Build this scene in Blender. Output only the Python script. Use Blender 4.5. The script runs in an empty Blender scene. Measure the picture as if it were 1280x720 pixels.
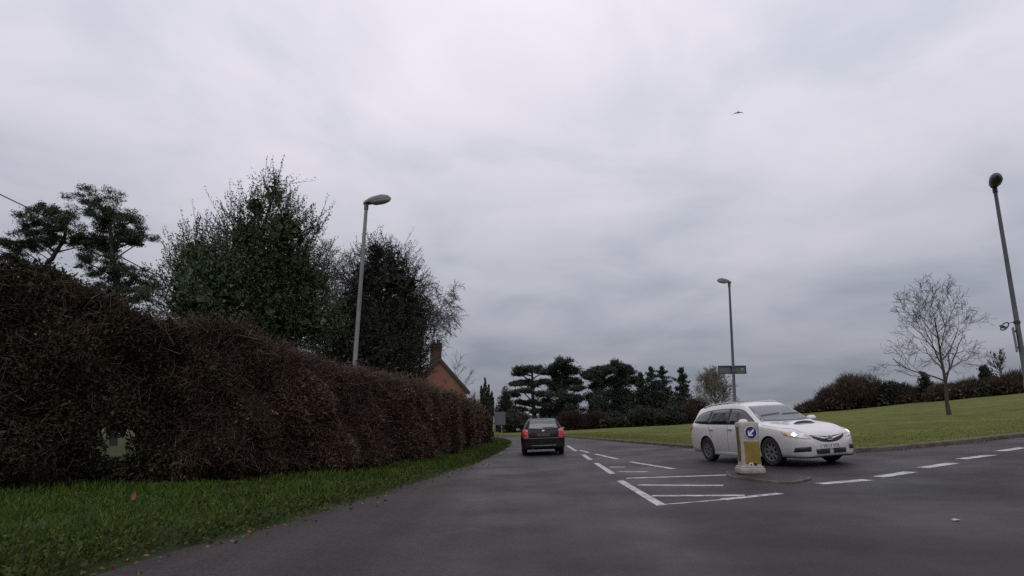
import bpy, bmesh, math, random
import numpy as np
from mathutils import Vector, Matrix
from mathutils.bvhtree import BVHTree
from mathutils.geometry import delaunay_2d_cdt

S = bpy.context.scene
COL = S.collection
rad = math.radians

# ------------------------------------------------------------------ camera
F, PITCH = 760.0, math.atan(171 / 760.0)
CP, SP_ = math.cos(PITCH), math.sin(PITCH)
CAM = np.array([0.0, 0.0, 1.28])
cd = bpy.data.cameras.new('dash_camera')
cd.lens = F / 1280 * 36
cd.sensor_width = 36
cd.clip_end = 6000
cd.clip_start = 0.05
cam = bpy.data.objects.new('dash_camera', cd)
cam.location = CAM
cam.rotation_euler = (math.pi / 2 + PITCH, 0, 0)
COL.objects.link(cam)
S.camera = cam

# ------------------------------------------------------------------ world
W = bpy.data.worlds.new('World')
S.world = W
W.use_nodes = True
nt = W.node_tree
nt.nodes.clear()
N = nt.nodes.new
L = nt.links.new
SUN_EL, SUN_AZ = rad(48), rad(200)
sky = N('ShaderNodeTexSky'); sky.sky_type = 'NISHITA'; sky.sun_disc = False
sky.sun_elevation = SUN_EL; sky.sun_rotation = SUN_AZ; sky.dust_density = 3
tc = N('ShaderNodeTexCoord')
sep = N('ShaderNodeSeparateXYZ'); L(tc.outputs['Generated'], sep.inputs[0])
ramp = N('ShaderNodeValToRGB')
cr = ramp.color_ramp
cr.elements[0].position = 0.0; cr.elements[0].color = (.245, .255, .29, 1)
cr.elements[1].position = 1.0; cr.elements[1].color = (.95, .91, .97, 1)
for p, c in ((.05, (.262, .275, .315)), (.16, (.43, .44, .49)), (.30, (.61, .61, .665)), (.45, (.81, .785, .85)), (.62, (.95, .90, .97))):
    e = cr.elements.new(p); e.color = (*c, 1)
L(sep.outputs['Z'], ramp.inputs[0])
# cloud structure: noise on the cloud plane
add = N('ShaderNodeMath'); add.operation = 'ADD'; add.inputs[1].default_value = .16
mx = N('ShaderNodeMath'); mx.operation = 'MAXIMUM'; mx.inputs[1].default_value = 0.0
L(sep.outputs['Z'], mx.inputs[0]); L(mx.outputs[0], add.inputs[0])
dvx = N('ShaderNodeMath'); dvx.operation = 'DIVIDE'; L(sep.outputs['X'], dvx.inputs[0]); L(add.outputs[0], dvx.inputs[1])
dvy = N('ShaderNodeMath'); dvy.operation = 'DIVIDE'; L(sep.outputs['Y'], dvy.inputs[0]); L(add.outputs[0], dvy.inputs[1])
cmb = N('ShaderNodeCombineXYZ'); L(dvx.outputs[0], cmb.inputs[0]); L(dvy.outputs[0], cmb.inputs[1])
nz = N('ShaderNodeTexNoise'); nz.inputs['Scale'].default_value = 1.5; nz.inputs['Detail'].default_value = 6; nz.inputs['Roughness'].default_value = .5
nz.inputs['Distortion'].default_value = .35
L(cmb.outputs[0], nz.inputs['Vector'])
tint = N('ShaderNodeValToRGB'); te = tint.color_ramp
te.elements[0].position = .30; te.elements[0].color = (.73, .79, .835, 1)
te.elements[1].position = .68; te.elements[1].color = (1.10, 1.075, 1.11, 1)
e = te.elements.new(.48); e.color = (.94, .95, .985, 1)
L(nz.outputs['Fac'], tint.inputs[0])
vm = N('ShaderNodeVectorMath'); vm.operation = 'MULTIPLY'
L(ramp.outputs[0], vm.inputs[0]); L(tint.outputs[0], vm.inputs[1])
bg1 = N('ShaderNodeBackground'); bg1.inputs['Strength'].default_value = 1.0; L(vm.outputs[0], bg1.inputs['Color'])
bg2 = N('ShaderNodeBackground'); bg2.inputs['Strength'].default_value = .06; L(sky.outputs[0], bg2.inputs['Color'])
mixs = N('ShaderNodeMixShader'); mixs.inputs[0].default_value = .06
L(bg1.outputs[0], mixs.inputs[1]); L(bg2.outputs[0], mixs.inputs[2])
wo = N('ShaderNodeOutputWorld'); L(mixs.outputs[0], wo.inputs[0])

sl = bpy.data.lights.new('sun', 'SUN'); sl.energy = .5; sl.angle = rad(45); sl.color = (1, .97, .94)
so = bpy.data.objects.new('sun', sl); COL.objects.link(so)
sdir = Vector((math.sin(SUN_AZ) * math.cos(SUN_EL), math.cos(SUN_AZ) * math.cos(SUN_EL), math.sin(SUN_EL)))
so.rotation_euler = sdir.to_track_quat('Z', 'Y').to_euler()
so.location = (0, 0, 60)

S.view_settings.view_transform = 'Standard'
S.view_settings.look = 'None'
S.view_settings.exposure = 0.0
S.view_settings.gamma = 1
S.view_settings.use_curve_mapping = False
S.render.engine = 'CYCLES'
S.cycles.use_denoising = False
S.cycles.max_bounces = 5
S.cycles.diffuse_bounces = 3
S.cycles.glossy_bounces = 3
S.cycles.transmission_bounces = 3
S.cycles.transparent_max_bounces = 6

# ------------------------------------------------------------------ terrain and camera maths
def sp(x):
    x = np.asarray(x, float)
    return np.minimum(1.5 * np.log1p(np.exp(np.clip(x / 1.5, -40, 60))), 90)

def smooth(a, b, v):
    t = np.clip((np.asarray(v, float) - a) / (b - a), 0, 1)
    return t * t * (3 - 2 * t)

def g(x, y):
    s = sp(x)
    return .05 * s * (1 - .35 * smooth(40, 110, y)) + .0006 * s * s

def ray(px, py):
    u, w = (px - 640) / F, (360 - py) / F
    return np.array([u, CP - w * SP_, SP_ + w * CP])

def PY(px, py, Y):
    d = ray(px, py)
    return CAM + d * (Y / d[1])

def G(px, py):
    d = ray(px, py)
    t = 1.0
    lo, hi = .5, 400.0
    f = lambda t: CAM[2] + d[2] * t - g(CAM[0] + d[0] * t, d[1] * t)
    for _ in range(60):
        m = (lo + hi) / 2
        if f(m) > 0: lo = m
        else: hi = m
    p = CAM + d * lo
    return np.array([p[0], p[1], g(p[0], p[1])])

def pxm(Y):            # pixels per metre at that depth, near the horizon
    return F / Y

# ------------------------------------------------------------------ mesh building
class MB:
    def __init__(s):
        s.v, s.loops, s.tot, s.mi, s.n = [], [], [], [], 0
    def add(s, v, f, mi=0):
        v = np.asarray(v, float).reshape(-1, 3)
        if isinstance(f, np.ndarray):
            s.loops.append((f + s.n).ravel()); s.tot.append(np.full(len(f), f.shape[1])); k = len(f)
        else:
            k = len(f)
            if k:
                s.loops.append(np.concatenate([np.asarray(q) for q in f]) + s.n)
                s.tot.append(np.array([len(q) for q in f]))
        s.mi.append(np.full(k, mi))
        s.v.append(v); s.n += len(v)
        return s
    def box(s, c, size, mi=0, rz=0, bev=0.0):
        c = np.asarray(c, float); hx, hy, hz = [q / 2 for q in size]
        if bev <= 0:
            v = np.array([[x, y, z] for x in (-hx, hx) for y in (-hy, hy) for z in (-hz, hz)])
            f = [(0, 1, 3, 2), (4, 6, 7, 5), (0, 4, 5, 1), (2, 3, 7, 6), (0, 2, 6, 4), (1, 5, 7, 3)]
        else:
            bm = bmesh.new(); bmesh.ops.create_cube(bm, size=1)
            for q in bm.verts: q.co = Vector((q.co.x * size[0], q.co.y * size[1], q.co.z * size[2]))
            bmesh.ops.bevel(bm, geom=bm.edges[:], offset=bev, segments=2, affect='EDGES', profile=.5)
            bm.verts.index_update()
            v = np.array([q.co[:] for q in bm.verts]); f = [tuple(q.index for q in fc.verts) for fc in bm.faces]
            bm.free()
        ca, sa = math.cos(rz), math.sin(rz)
        R = np.array([[ca, sa, 0], [-sa, ca, 0], [0, 0, 1]])
        return s.add(v @ R + c, f, mi)
    def tube(s, pts, r, n=6, mi=0, cap=True):
        pts = np.asarray(pts, float); k = len(pts)
        r = np.broadcast_to(np.asarray(r, float), (k,))
        d = np.gradient(pts, axis=0); d /= np.linalg.norm(d, axis=1)[:, None] + 1e-9
        a = np.array([0, 0, 1.0]) if abs(d[0][2]) < .9 else np.array([1.0, 0, 0])
        ang = np.arange(n) * 2 * math.pi / n
        vs = []
        for i in range(k):
            x = np.cross(d[i], a); x /= np.linalg.norm(x) + 1e-9
            y = np.cross(d[i], x); a = -np.cross(d[i], x) if False else a
            vs.append(pts[i] + r[i] * (np.cos(ang)[:, None] * x + np.sin(ang)[:, None] * y))
        v = np.concatenate(vs)
        i, j = np.meshgrid(np.arange(k - 1), np.arange(n), indexing='ij')
        q = np.stack([i * n + j, i * n + (j + 1) % n, (i + 1) * n + (j + 1) % n, (i + 1) * n + j], -1).reshape(-1, 4)
        s.add(v, q, mi)
        if cap:
            s.add(vs[0], [tuple(range(n))[::-1]], mi); s.add(vs[-1], [tuple(range(n))], mi)
        return s
    def lathe(s, prof, n=24, M=None, mi=0):   # prof: (r, z) list
        ang = np.arange(n) * 2 * math.pi / n
        v = np.concatenate([np.stack([r * np.cos(ang), r * np.sin(ang), np.full(n, z)], 1) for r, z in prof])
        k = len(prof)
        i, j = np.meshgrid(np.arange(k - 1), np.arange(n), indexing='ij')
        q = np.stack([i * n + j, i * n + (j + 1) % n, (i + 1) * n + (j + 1) % n, (i + 1) * n + j], -1).reshape(-1, 4)
        if M is not None:
            M = np.array(M); v = v @ M[:3, :3].T + M[:3, 3]
        return s.add(v, q, mi)
    def grid(s, P, mi=0):    # P (a,b,3)
        a, b = P.shape[:2]
        i, j = np.meshgrid(np.arange(a - 1), np.arange(b - 1), indexing='ij')
        q = np.stack([i * b + j, (i + 1) * b + j, (i + 1) * b + j + 1, i * b + j + 1], -1).reshape(-1, 4)
        return s.add(P.reshape(-1, 3), q, mi)
    def leaves(s, c, ln, wd, rng, axis=None, spread=1.0, mi=0):
        c = np.asarray(c, float); n = len(c)
        if n == 0: return s
        a = rng.normal(size=(n, 3))
        if axis is not None: a = np.asarray(axis) + a * spread
        a /= np.linalg.norm(a, axis=1)[:, None] + 1e-9
        b = np.cross(a, rng.normal(size=(n, 3))); b /= np.linalg.norm(b, axis=1)[:, None] + 1e-9
        l = (np.broadcast_to(ln, (n,)) * rng.uniform(.7, 1.3, n))[:, None] / 2
        w = (np.broadcast_to(wd, (n,)) * rng.uniform(.7, 1.3, n))[:, None] / 2
        v = np.stack([c - a * l, c + b * w, c + a * l, c - b * w], 1).reshape(-1, 3)
        q = np.arange(n * 4).reshape(n, 4)
        return s.add(v, q, mi)
    def mesh(s, name, mats, smooth=False):
        me = bpy.data.meshes.new(name)
        v = np.concatenate(s.v); lo = np.concatenate(s.loops).astype(np.int32); to = np.concatenate(s.tot).astype(np.int32)
        me.vertices.add(len(v)); me.vertices.foreach_set('co', v.astype(np.float32).ravel())
        me.loops.add(len(lo)); me.loops.foreach_set('vertex_index', lo)
        me.polygons.add(len(to))
        st = np.concatenate([[0], np.cumsum(to)[:-1]]).astype(np.int32)
        me.polygons.foreach_set('loop_start', st)
        for m in (mats if isinstance(mats, (list, tuple)) else [mats]): me.materials.append(m)
        me.polygons.foreach_set('material_index', np.concatenate(s.mi).astype(np.int32))
        me.polygons.foreach_set('use_smooth', np.full(len(to), bool(smooth)))
        me.update(calc_edges=True)
        if smooth and smooth is not True: me.set_sharp_from_angle(angle=rad(smooth))
        return me
    def build(s, name, mats, parent=None, smooth=False):
        o = bpy.data.objects.new(name, s.mesh(name, mats, smooth))
        COL.objects.link(o)
        if parent is not None: o.parent = parent
        return o

def tag(o, label=None, cat=None, group=None, kind=None):
    if label: o['label'] = label
    if cat: o['category'] = cat
    if group: o['group'] = group
    if kind: o['kind'] = kind
    return o

def thing(name, label, cat, loc=(0, 0, 0), rz=0, group=None):
    o = bpy.data.objects.new(name, None); COL.objects.link(o)
    o.location = loc; o.rotation_euler = (0, 0, rz); o.empty_display_size = .2
    return tag(o, label, cat, group)

def catmull(P, k=8):
    P = np.asarray(P, float); out = []
    Q = np.vstack([2 * P[0] - P[1], P, 2 * P[-1] - P[-2]])
    for i in range(1, len(Q) - 2):
        p0, p1, p2, p3 = Q[i - 1:i + 3]
        for t in np.arange(k) / k:
            out.append(.5 * (2 * p1 + (p2 - p0) * t + (2 * p0 - 5 * p1 + 4 * p2 - p3) * t * t + (3 * p1 - p0 - 3 * p2 + p3) * t ** 3))
    out.append(P[-1])
    return np.array(out)

def resample(P, n):
    P = np.asarray(P, float)
    d = np.concatenate([[0], np.cumsum(np.linalg.norm(np.diff(P, axis=0), axis=1))])
    t = np.linspace(0, d[-1], n)
    return np.stack([np.interp(t, d, P[:, i]) for i in range(P.shape[1])], 1)

# ------------------------------------------------------------------ materials
def new_mat(name):
    m = bpy.data.materials.new(name); m.use_nodes = True
    t = m.node_tree; b = t.nodes['Principled BSDF']
    return m, t, b

def mat(name, c, rough=.6, metal=0, spec=.5, var=.0, scale=6, coat=0, emit=None, es=0, bump=0, bscale=40):
    m, t, b = new_mat(name)
    b.inputs['Base Color'].default_value = (*c, 1)
    b.inputs['Roughness'].default_value = rough
    b.inputs['Metallic'].default_value = metal
    b.inputs['Specular IOR Level'].default_value = spec
    b.inputs['Coat Weight'].default_value = coat
    b.inputs['Coat Roughness'].default_value = .05
    if emit: b.inputs['Emission Color'].default_value = (*emit, 1); b.inputs['Emission Strength'].default_value = es
    tcn = t.nodes.new('ShaderNodeTexCoord')
    if var:
        n = t.nodes.new('ShaderNodeTexNoise'); n.inputs['Scale'].default_value = scale; n.inputs['Detail'].default_value = 6
        t.links.new(tcn.outputs['Object'], n.inputs['Vector'])
        r = t.nodes.new('ShaderNodeValToRGB')
        r.color_ramp.elements[0].position = .3; r.color_ramp.elements[1].position = .7
        r.color_ramp.elements[0].color = (*[q * (1 - var) for q in c], 1)
        r.color_ramp.elements[1].color = (*[min(1, q * (1 + var)) for q in c], 1)
        t.links.new(n.outputs['Fac'], r.inputs[0]); t.links.new(r.outputs[0], b.inputs['Base Color'])
    if bump:
        n2 = t.nodes.new('ShaderNodeTexNoise'); n2.inputs['Scale'].default_value = bscale; n2.inputs['Detail'].default_value = 5
        t.links.new(tcn.outputs['Object'], n2.inputs['Vector'])
        bp = t.nodes.new('ShaderNodeBump'); bp.inputs['Strength'].default_value = bump; bp.inputs['Distance'].default_value = .02
        t.links.new(n2.outputs['Fac'], bp.inputs['Height']); t.links.new(bp.outputs[0], b.inputs['Normal'])
    return m

def leaf_mat(name, cols, rough=.55, trans=0.0, spec=.35):
    """each leaf (mesh island) picks its own colour"""
    m, t, b = new_mat(name)
    gm = t.nodes.new('ShaderNodeNewGeometry')
    r = t.nodes.new('ShaderNodeValToRGB'); r.color_ramp.interpolation = 'LINEAR'
    k = len(cols)
    r.color_ramp.elements[0].position = 0; r.color_ramp.elements[0].color = (*cols[0], 1)
    r.color_ramp.elements[1].position = 1; r.color_ramp.elements[1].color = (*cols[-1], 1)
    for i in range(1, k - 1):
        e = r.color_ramp.elements.new(i / (k - 1)); e.color = (*cols[i], 1)
    t.links.new(gm.outputs['Random Per Island'], r.inputs[0])
    t.links.new(r.outputs[0], b.inputs['Base Color'])
    b.inputs['Roughness'].default_value = rough
    b.inputs['Specular IOR Level'].default_value = spec
    if trans:
        tr = t.nodes.new('ShaderNodeBsdfTranslucent'); t.links.new(r.outputs[0], tr.inputs[0])
        ms = t.nodes.new('ShaderNodeMixShader'); ms.inputs[0].default_value = trans
        t.links.new(b.outputs[0], ms.inputs[1]); t.links.new(tr.outputs[0], ms.inputs[2])
        t.links.new(ms.outputs[0], t.nodes['Material Output'].inputs[0])
    return m

def ramp_node(t, fac, stops):
    r = t.nodes.new('ShaderNodeValToRGB')
    r.color_ramp.elements[0].position = stops[0][0]; r.color_ramp.elements[0].color = (*stops[0][1], 1)
    r.color_ramp.elements[1].position = stops[-1][0]; r.color_ramp.elements[1].color = (*stops[-1][1], 1)
    for p, c in stops[1:-1]:
        e = r.color_ramp.elements.new(p); e.color = (*c, 1)
    t.links.new(fac, r.inputs[0])
    return r

def noise_node(t, vec, scale, detail=5, rough=.55):
    n = t.nodes.new('ShaderNodeTexNoise'); n.inputs['Scale'].default_value = scale; n.inputs['Detail'].default_value = detail
    n.inputs['Roughness'].default_value = rough
    t.links.new(vec, n.inputs['Vector'])
    return n

def mixc(t, fac, a, b, mode='MIX'):
    m = t.nodes.new('ShaderNodeMix'); m.data_type = 'RGBA'; m.blend_type = mode
    for s, v in ((0, fac), (6, a), (7, b)):
        if hasattr(v, 'links'): t.links.new(v, m.inputs[s])
        else: m.inputs[s].default_value = v if s == 0 else (*v, 1)
    return m.outputs[2]

def grime_and_shade(m, col, z0, z1, amt):
    """road dirt on the lower panels, doubling as a painted-in darker reflection"""
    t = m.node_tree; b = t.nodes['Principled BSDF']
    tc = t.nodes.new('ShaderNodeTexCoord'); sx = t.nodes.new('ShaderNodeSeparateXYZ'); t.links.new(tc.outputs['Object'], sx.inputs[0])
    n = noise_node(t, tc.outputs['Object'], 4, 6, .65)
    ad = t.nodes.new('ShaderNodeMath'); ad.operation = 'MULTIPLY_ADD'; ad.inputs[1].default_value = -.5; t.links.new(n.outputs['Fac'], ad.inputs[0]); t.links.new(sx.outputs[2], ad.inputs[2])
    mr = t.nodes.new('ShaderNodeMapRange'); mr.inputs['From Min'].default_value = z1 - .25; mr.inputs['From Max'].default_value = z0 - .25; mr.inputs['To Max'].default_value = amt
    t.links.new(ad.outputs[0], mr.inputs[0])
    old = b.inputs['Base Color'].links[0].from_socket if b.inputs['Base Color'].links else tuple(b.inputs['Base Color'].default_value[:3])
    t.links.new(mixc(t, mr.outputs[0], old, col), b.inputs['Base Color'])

def asphalt_mat():
    m, t, b = new_mat('damp_asphalt')
    tc = t.nodes.new('ShaderNodeTexCoord'); o = tc.outputs['Object']
    big = noise_node(t, o, .35, 5)
    base = ramp_node(t, big.outputs['Fac'], [(.3, (.021, .0187, .0187)), (.7, (.034, .0300, .0298))])
    # wheel-worn streaks along the carriageway
    mp = t.nodes.new('ShaderNodeMapping'); mp.inputs['Scale'].default_value = (1.0, .035, 1)
    t.links.new(o, mp.inputs[0])
    st = noise_node(t, mp.outputs[0], 1.0, 4)
    strk = ramp_node(t, st.outputs['Fac'], [(.35, (.70, .70, .70)), (.65, (1.30, 1.28, 1.28))])
    c1 = mixc(t, 1.0, base.outputs[0], strk.outputs[0], 'MULTIPLY')
    fine = noise_node(t, o, 60, 4, .8)
    fr = ramp_node(t, fine.outputs['Fac'], [(.32, (.35, .35, .35)), (.68, (1.8, 1.76, 1.74))])
    c2 = mixc(t, 1.0, c1, fr.outputs[0], 'MULTIPLY')
    co = noise_node(t, o, 16, 5, .75); cf = ramp_node(t, co.outputs['Fac'], [(.32, (.72, .72, .72)), (.68, (1.25, 1.24, 1.24))])
    c2 = mixc(t, 1.0, c2, cf.outputs[0], 'MULTIPLY')
    # brown muddy patches
    md = noise_node(t, o, .8, 7, .65)
    mf = ramp_node(t, md.outputs['Fac'], [(.56, (0, 0, 0)), (.72, (.55, .55, .55))])
    c3 = mixc(t, mf.outputs[0], c2, (.040, .029, .024))
    # older, darker surfacing in the mouth of the side road
    sx = t.nodes.new('ShaderNodeSeparateXYZ'); t.links.new(o, sx.inputs[0])
    e1 = t.nodes.new('ShaderNodeMath'); e1.operation = 'MULTIPLY_ADD'; e1.inputs[1].default_value = -.22; t.links.new(sx.outputs[1], e1.inputs[0]); t.links.new(sx.outputs[0], e1.inputs[2])
    e2 = t.nodes.new('ShaderNodeMath'); e2.operation = 'MULTIPLY_ADD'; e2.inputs[1].default_value = 1.0; t.links.new(big.outputs['Fac'], e2.inputs[0]); t.links.new(e1.outputs[0], e2.inputs[2])
    pm = t.nodes.new('ShaderNodeMapRange'); pm.inputs['From Min'].default_value = .55; pm.inputs['From Max'].default_value = .95; t.links.new(e2.outputs[0], pm.inputs[0])
    c3 = mixc(t, pm.outputs[0], c3, mixc(t, 1.0, c3, (.60, .56, .57), 'MULTIPLY'))
    # cracks
    dn = noise_node(t, o, 1.4, 4); dv = t.nodes.new('ShaderNodeVectorMath'); dv.operation = 'MULTIPLY_ADD'; dv.inputs[1].default_value = (.5, .5, .5)
    t.links.new(dn.outputs['Color'], dv.inputs[0]); t.links.new(o, dv.inputs[2])
    vo = t.nodes.new('ShaderNodeTexVoronoi'); vo.feature = 'DISTANCE_TO_EDGE'; vo.inputs['Scale'].default_value = .42; t.links.new(dv.outputs[0], vo.inputs['Vector'])
    ck = ramp_node(t, vo.outputs['Distance'], [(.0, (1, 1, 1)), (.012, (0, 0, 0))])
    cn_ = noise_node(t, o, .45, 3); cm = ramp_node(t, cn_.outputs['Fac'], [(.50, (0, 0, 0)), (.58, (.55, .55, .55))])
    c3 = mixc(t, mixc(t, 1.0, ck.outputs[0], cm.outputs[0], 'MULTIPLY'), c3, (.012, .011, .011))
    t.links.new(c3, b.inputs['Base Color'])
    wet = noise_node(t, o, .5, 5)
    wr = ramp_node(t, wet.outputs['Fac'], [(.35, (.48, .48, .48)), (.65, (.70, .70, .70))])
    t.links.new(wr.outputs[0], b.inputs['Roughness'])
    b.inputs['Specular IOR Level'].default_value = .24
    bp = t.nodes.new('ShaderNodeBump'); bp.inputs['Strength'].default_value = .35; bp.inputs['Distance'].default_value = .008
    t.links.new(fine.outputs['Fac'], bp.inputs['Height']); t.links.new(bp.outputs[0], b.inputs['Normal'])
    return m

def grass_mat(name, lo, hi, brown, amount=.45):
    m, t, b = new_mat(name)
    tc = t.nodes.new('ShaderNodeTexCoord'); o = tc.outputs['Object']
    n1 = noise_node(t, o, .25, 6, .6)
    base = ramp_node(t, n1.outputs['Fac'], [(.3, lo), (.7, hi)])
    n2 = noise_node(t, o, 6, 6, .75)
    f2 = ramp_node(t, n2.outputs['Fac'], [(.3, (.55, .55, .55)), (.7, (1.4, 1.4, 1.35))])
    c = mixc(t, 1.0, base.outputs[0], f2.outputs[0], 'MULTIPLY')
    n4 = noise_node(t, o, 1.3, 5, .65); f4 = ramp_node(t, n4.outputs['Fac'], [(.32, (.62, .66, .62)), (.68, (1.32, 1.28, 1.2))])
    c = mixc(t, 1.0, c, f4.outputs[0], 'MULTIPLY')
    n3 = noise_node(t, o, .6, 7, .65)
    f3 = ramp_node(t, n3.outputs['Fac'], [(.48, (0, 0, 0)), (.68, (amount, amount, amount))])
    c = mixc(t, f3.outputs[0], c, brown)
    t.links.new(c, b.inputs['Base Color'])
    b.inputs['Roughness'].default_value = .9; b.inputs['Specular IOR Level'].default_value = .15
    bp = t.nodes.new('ShaderNodeBump'); bp.inputs['Strength'].default_value = .8; bp.inputs['Distance'].default_value = .06
    t.links.new(n2.outputs['Fac'], bp.inputs['Height']); t.links.new(bp.outputs[0], b.inputs['Normal'])
    return m

def paint_mat():
    m, t, b = new_mat('worn_road_paint')
    tc = t.nodes.new('ShaderNodeTexCoord'); o = tc.outputs['Object']
    n = noise_node(t, o, 5, 8, .72)
    n2 = noise_node(t, o, 40, 4, .7)
    ad = t.nodes.new('ShaderNodeMath'); ad.operation = 'MULTIPLY_ADD'; ad.inputs[1].default_value = .35
    t.links.new(n2.outputs['Fac'], ad.inputs[0]); t.links.new(n.outputs['Fac'], ad.inputs[2])
    r = ramp_node(t, ad.outputs[0], [(.53, (.06, .057, .055)), (.63, (.30, .30, .29)), (.80, (.56, .56, .56))])
    t.links.new(r.outputs[0], b.inputs['Base Color']); b.inputs['Roughness'].default_value = .5
    return m

def brick_mat():
    m, t, b = new_mat('house_brick')
    tc = t.nodes.new('ShaderNodeTexCoord')
    mp = t.nodes.new('ShaderNodeMapping'); mp.inputs['Rotation'].default_value = (math.pi / 2, 0, 0)
    t.links.new(tc.outputs['Object'], mp.inputs[0])
    br = t.nodes.new('ShaderNodeTexBrick'); br.inputs['Scale'].default_value = 4.4
    br.inputs['Color1'].default_value = (.15, .04, .026, 1); br.inputs['Color2'].default_value = (.23, .064, .038, 1)
    br.inputs['Mortar'].default_value = (.25, .21, .17, 1); br.inputs['Mortar Size'].default_value = .02
    t.links.new(mp.outputs[0], br.inputs['Vector'])
    n = noise_node(t, tc.outputs['Object'], .55, 8, .65)
    f = ramp_node(t, n.outputs['Fac'], [(.44, (0, 0, 0)), (.62, (.7, .7, .7))])
    c = mixc(t, f.outputs[0], br.outputs['Color'], (.22, .125, .07))
    t.links.new(c, b.inputs['Base Color']); b.inputs['Roughness'].default_value = .85
    return m

M = {}
M['asphalt'] = asphalt_mat()
M['grass'] = grass_mat('mown_grass', (.062, .080, .012), (.125, .140, .024), (.10, .082, .034), .7)
M['meadow'] = grass_mat('rough_meadow_grass', (.022, .034, .007), (.040, .055, .010), (.04, .034, .016), .6)
M['verge'] = grass_mat('verge_soil', (.022, .03, .009), (.03, .05, .012), (.03, .022, .014), .7)
M['paint'] = paint_mat()
M['kerb'] = mat('dirty_kerb_stone', (.085, .07, .058), .8, var=.45, scale=3, bump=.4)
M['blade'] = leaf_mat('grass_blades', [(0.0254, 0.055, 0.0069), (0.0459, 0.088, 0.0115), (0.07, 0.1168, 0.016), (0.1082, 0.121, 0.0344)], .75, .25, spec=.15)
M['fieldblade'] = leaf_mat('field_blades', [(0.0978, 0.1265, 0.0253), (0.138, 0.1725, 0.0391), (0.1725, 0.184, 0.069)], .8, .3)
M['weed'] = leaf_mat('weed_leaves', [(0.0234, 0.0455, 0.0104), (0.039, 0.0676, 0.0156), (0.078, 0.0975, 0.0286), (0.065, 0.0455, 0.0195)], .7, .2, spec=.12)
M['dead'] = leaf_mat('fallen_leaf_litter', [(.08, .04, .02), (.16, .085, .04), (.22, .13, .06)], .7)
M['hedge'] = leaf_mat('brown_hedge_leaves', [(0.0475, 0.0247, 0.0184), (0.0778, 0.0418, 0.0294), (0.1123, 0.0608, 0.0405), (0.0734, 0.0646, 0.0258)], .65)
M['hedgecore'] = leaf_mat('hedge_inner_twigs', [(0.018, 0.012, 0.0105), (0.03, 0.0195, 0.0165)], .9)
M['twig'] = leaf_mat('hedge_twigs', [(0.0394, 0.0238, 0.018), (0.0656, 0.0404, 0.0304), (0.1313, 0.0891, 0.0653)], .8)
M['twigcut'] = leaf_mat('pale_cut_twigs', [(0.1125, 0.0863, 0.0638), (0.18, 0.1425, 0.1125)], .8)
M['laurel'] = leaf_mat('dark_evergreen_leaves', [(0.0129, 0.0132, 0.0073), (0.021, 0.0198, 0.0102), (0.0388, 0.0346, 0.016), (0.0581, 0.0428, 0.0247)], .7, spec=.2)
M['holm'] = leaf_mat('holm_leaves', [(0.028, 0.0462, 0.018), (0.044, 0.0714, 0.0252), (0.072, 0.1092, 0.0396)], .42)
M['yew'] = leaf_mat('yew_leaves', [(0.0153, 0.0204, 0.0119), (0.0255, 0.0306, 0.017), (0.0408, 0.0408, 0.0238)], .6)
M['pine'] = leaf_mat('pine_needles', [(0.024, 0.04, 0.022), (0.04, 0.06, 0.03), (0.064, 0.088, 0.04)], .6)
M['cedar'] = leaf_mat('cedar_needles', [(0.0186, 0.0279, 0.0217), (0.0279, 0.0403, 0.0279), (0.0403, 0.0558, 0.0341)], .6)
M['spruce'] = leaf_mat('spruce_needles', [(0.016, 0.0272, 0.0192), (0.0288, 0.0416, 0.0272)], .6)
M['scrub'] = leaf_mat('brown_scrub_twigs', [(0.0405, 0.0284, 0.023), (0.0621, 0.0405, 0.0324), (0.081, 0.0513, 0.0365)], .8)
M['scrubred'] = leaf_mat('dark_red_scrub_twigs', [(.022, .013, .012), (.034, .02, .017), (.044, .025, .02)], .8)
M['scrubdark'] = leaf_mat('dark_scrub_leaves', [(0.0195, 0.0225, 0.015), (0.033, 0.036, 0.021)], .7)
M['bark'] = mat('tree_bark', (.045, .036, .030), .85, var=.4, scale=5, bump=.6)
M['barkdark'] = mat('damp_dark_bark', (.022, .018, .016), .8, var=.3, scale=5, bump=.5)
M['barkpale'] = mat('pale_bark', (.17, .155, .135), .8, var=.35, scale=5, bump=.5)
M['brick'] = brick_mat()
M['sootbrick'] = mat('sooty_chimney_brick', (.055, .032, .028), .85, var=.4, scale=7, bump=.5)
M['tile'] = mat('roof_tiles', (.07, .045, .036), .8, var=.3, scale=4, bump=.5, bscale=14)
M['wood'] = mat('dark_bargeboard', (.03, .025, .022), .6)
M['steel'] = mat('galvanised_steel', (.20, .205, .20), .5, metal=.35, var=.18, scale=2.5)
M['steeldark'] = mat('weathered_grey_steel', (.085, .088, .095), .55, metal=.2, var=.2, scale=2.5)
M['canopy'] = mat('lantern_canopy', (.10, .12, .11), .45, var=.15, scale=6)
M['bowl'] = mat('lantern_bowl', (.46, .47, .45), .15, spec=.6)
M['bowldark'] = mat('shaded_lantern_bowl', (.05, .05, .055), .3)  # shaded look from below painted into the bowl colour
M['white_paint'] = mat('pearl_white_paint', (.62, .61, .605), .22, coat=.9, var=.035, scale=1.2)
M['black_paint'] = mat('black_car_paint', (.005, .0045, .006), .35, coat=.05, spec=.2)
grime_and_shade(M['white_paint'], (.20, .175, .15), .2, .75, .55); grime_and_shade(M['black_paint'], (.05, .045, .04), .2, .7, .5)  # on the white flank this also paints in the darker reflection
M['glass'] = mat('dark_car_glass', (.012, .016, .018), .04, spec=.9)
M['glassgrey'] = mat('painted_sky_glass', (.085, .10, .105), .06, spec=1.0)  # paler base colour paints in the grey sky reflection
M['black'] = mat('black_plastic', (.012, .012, .013), .5)
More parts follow.
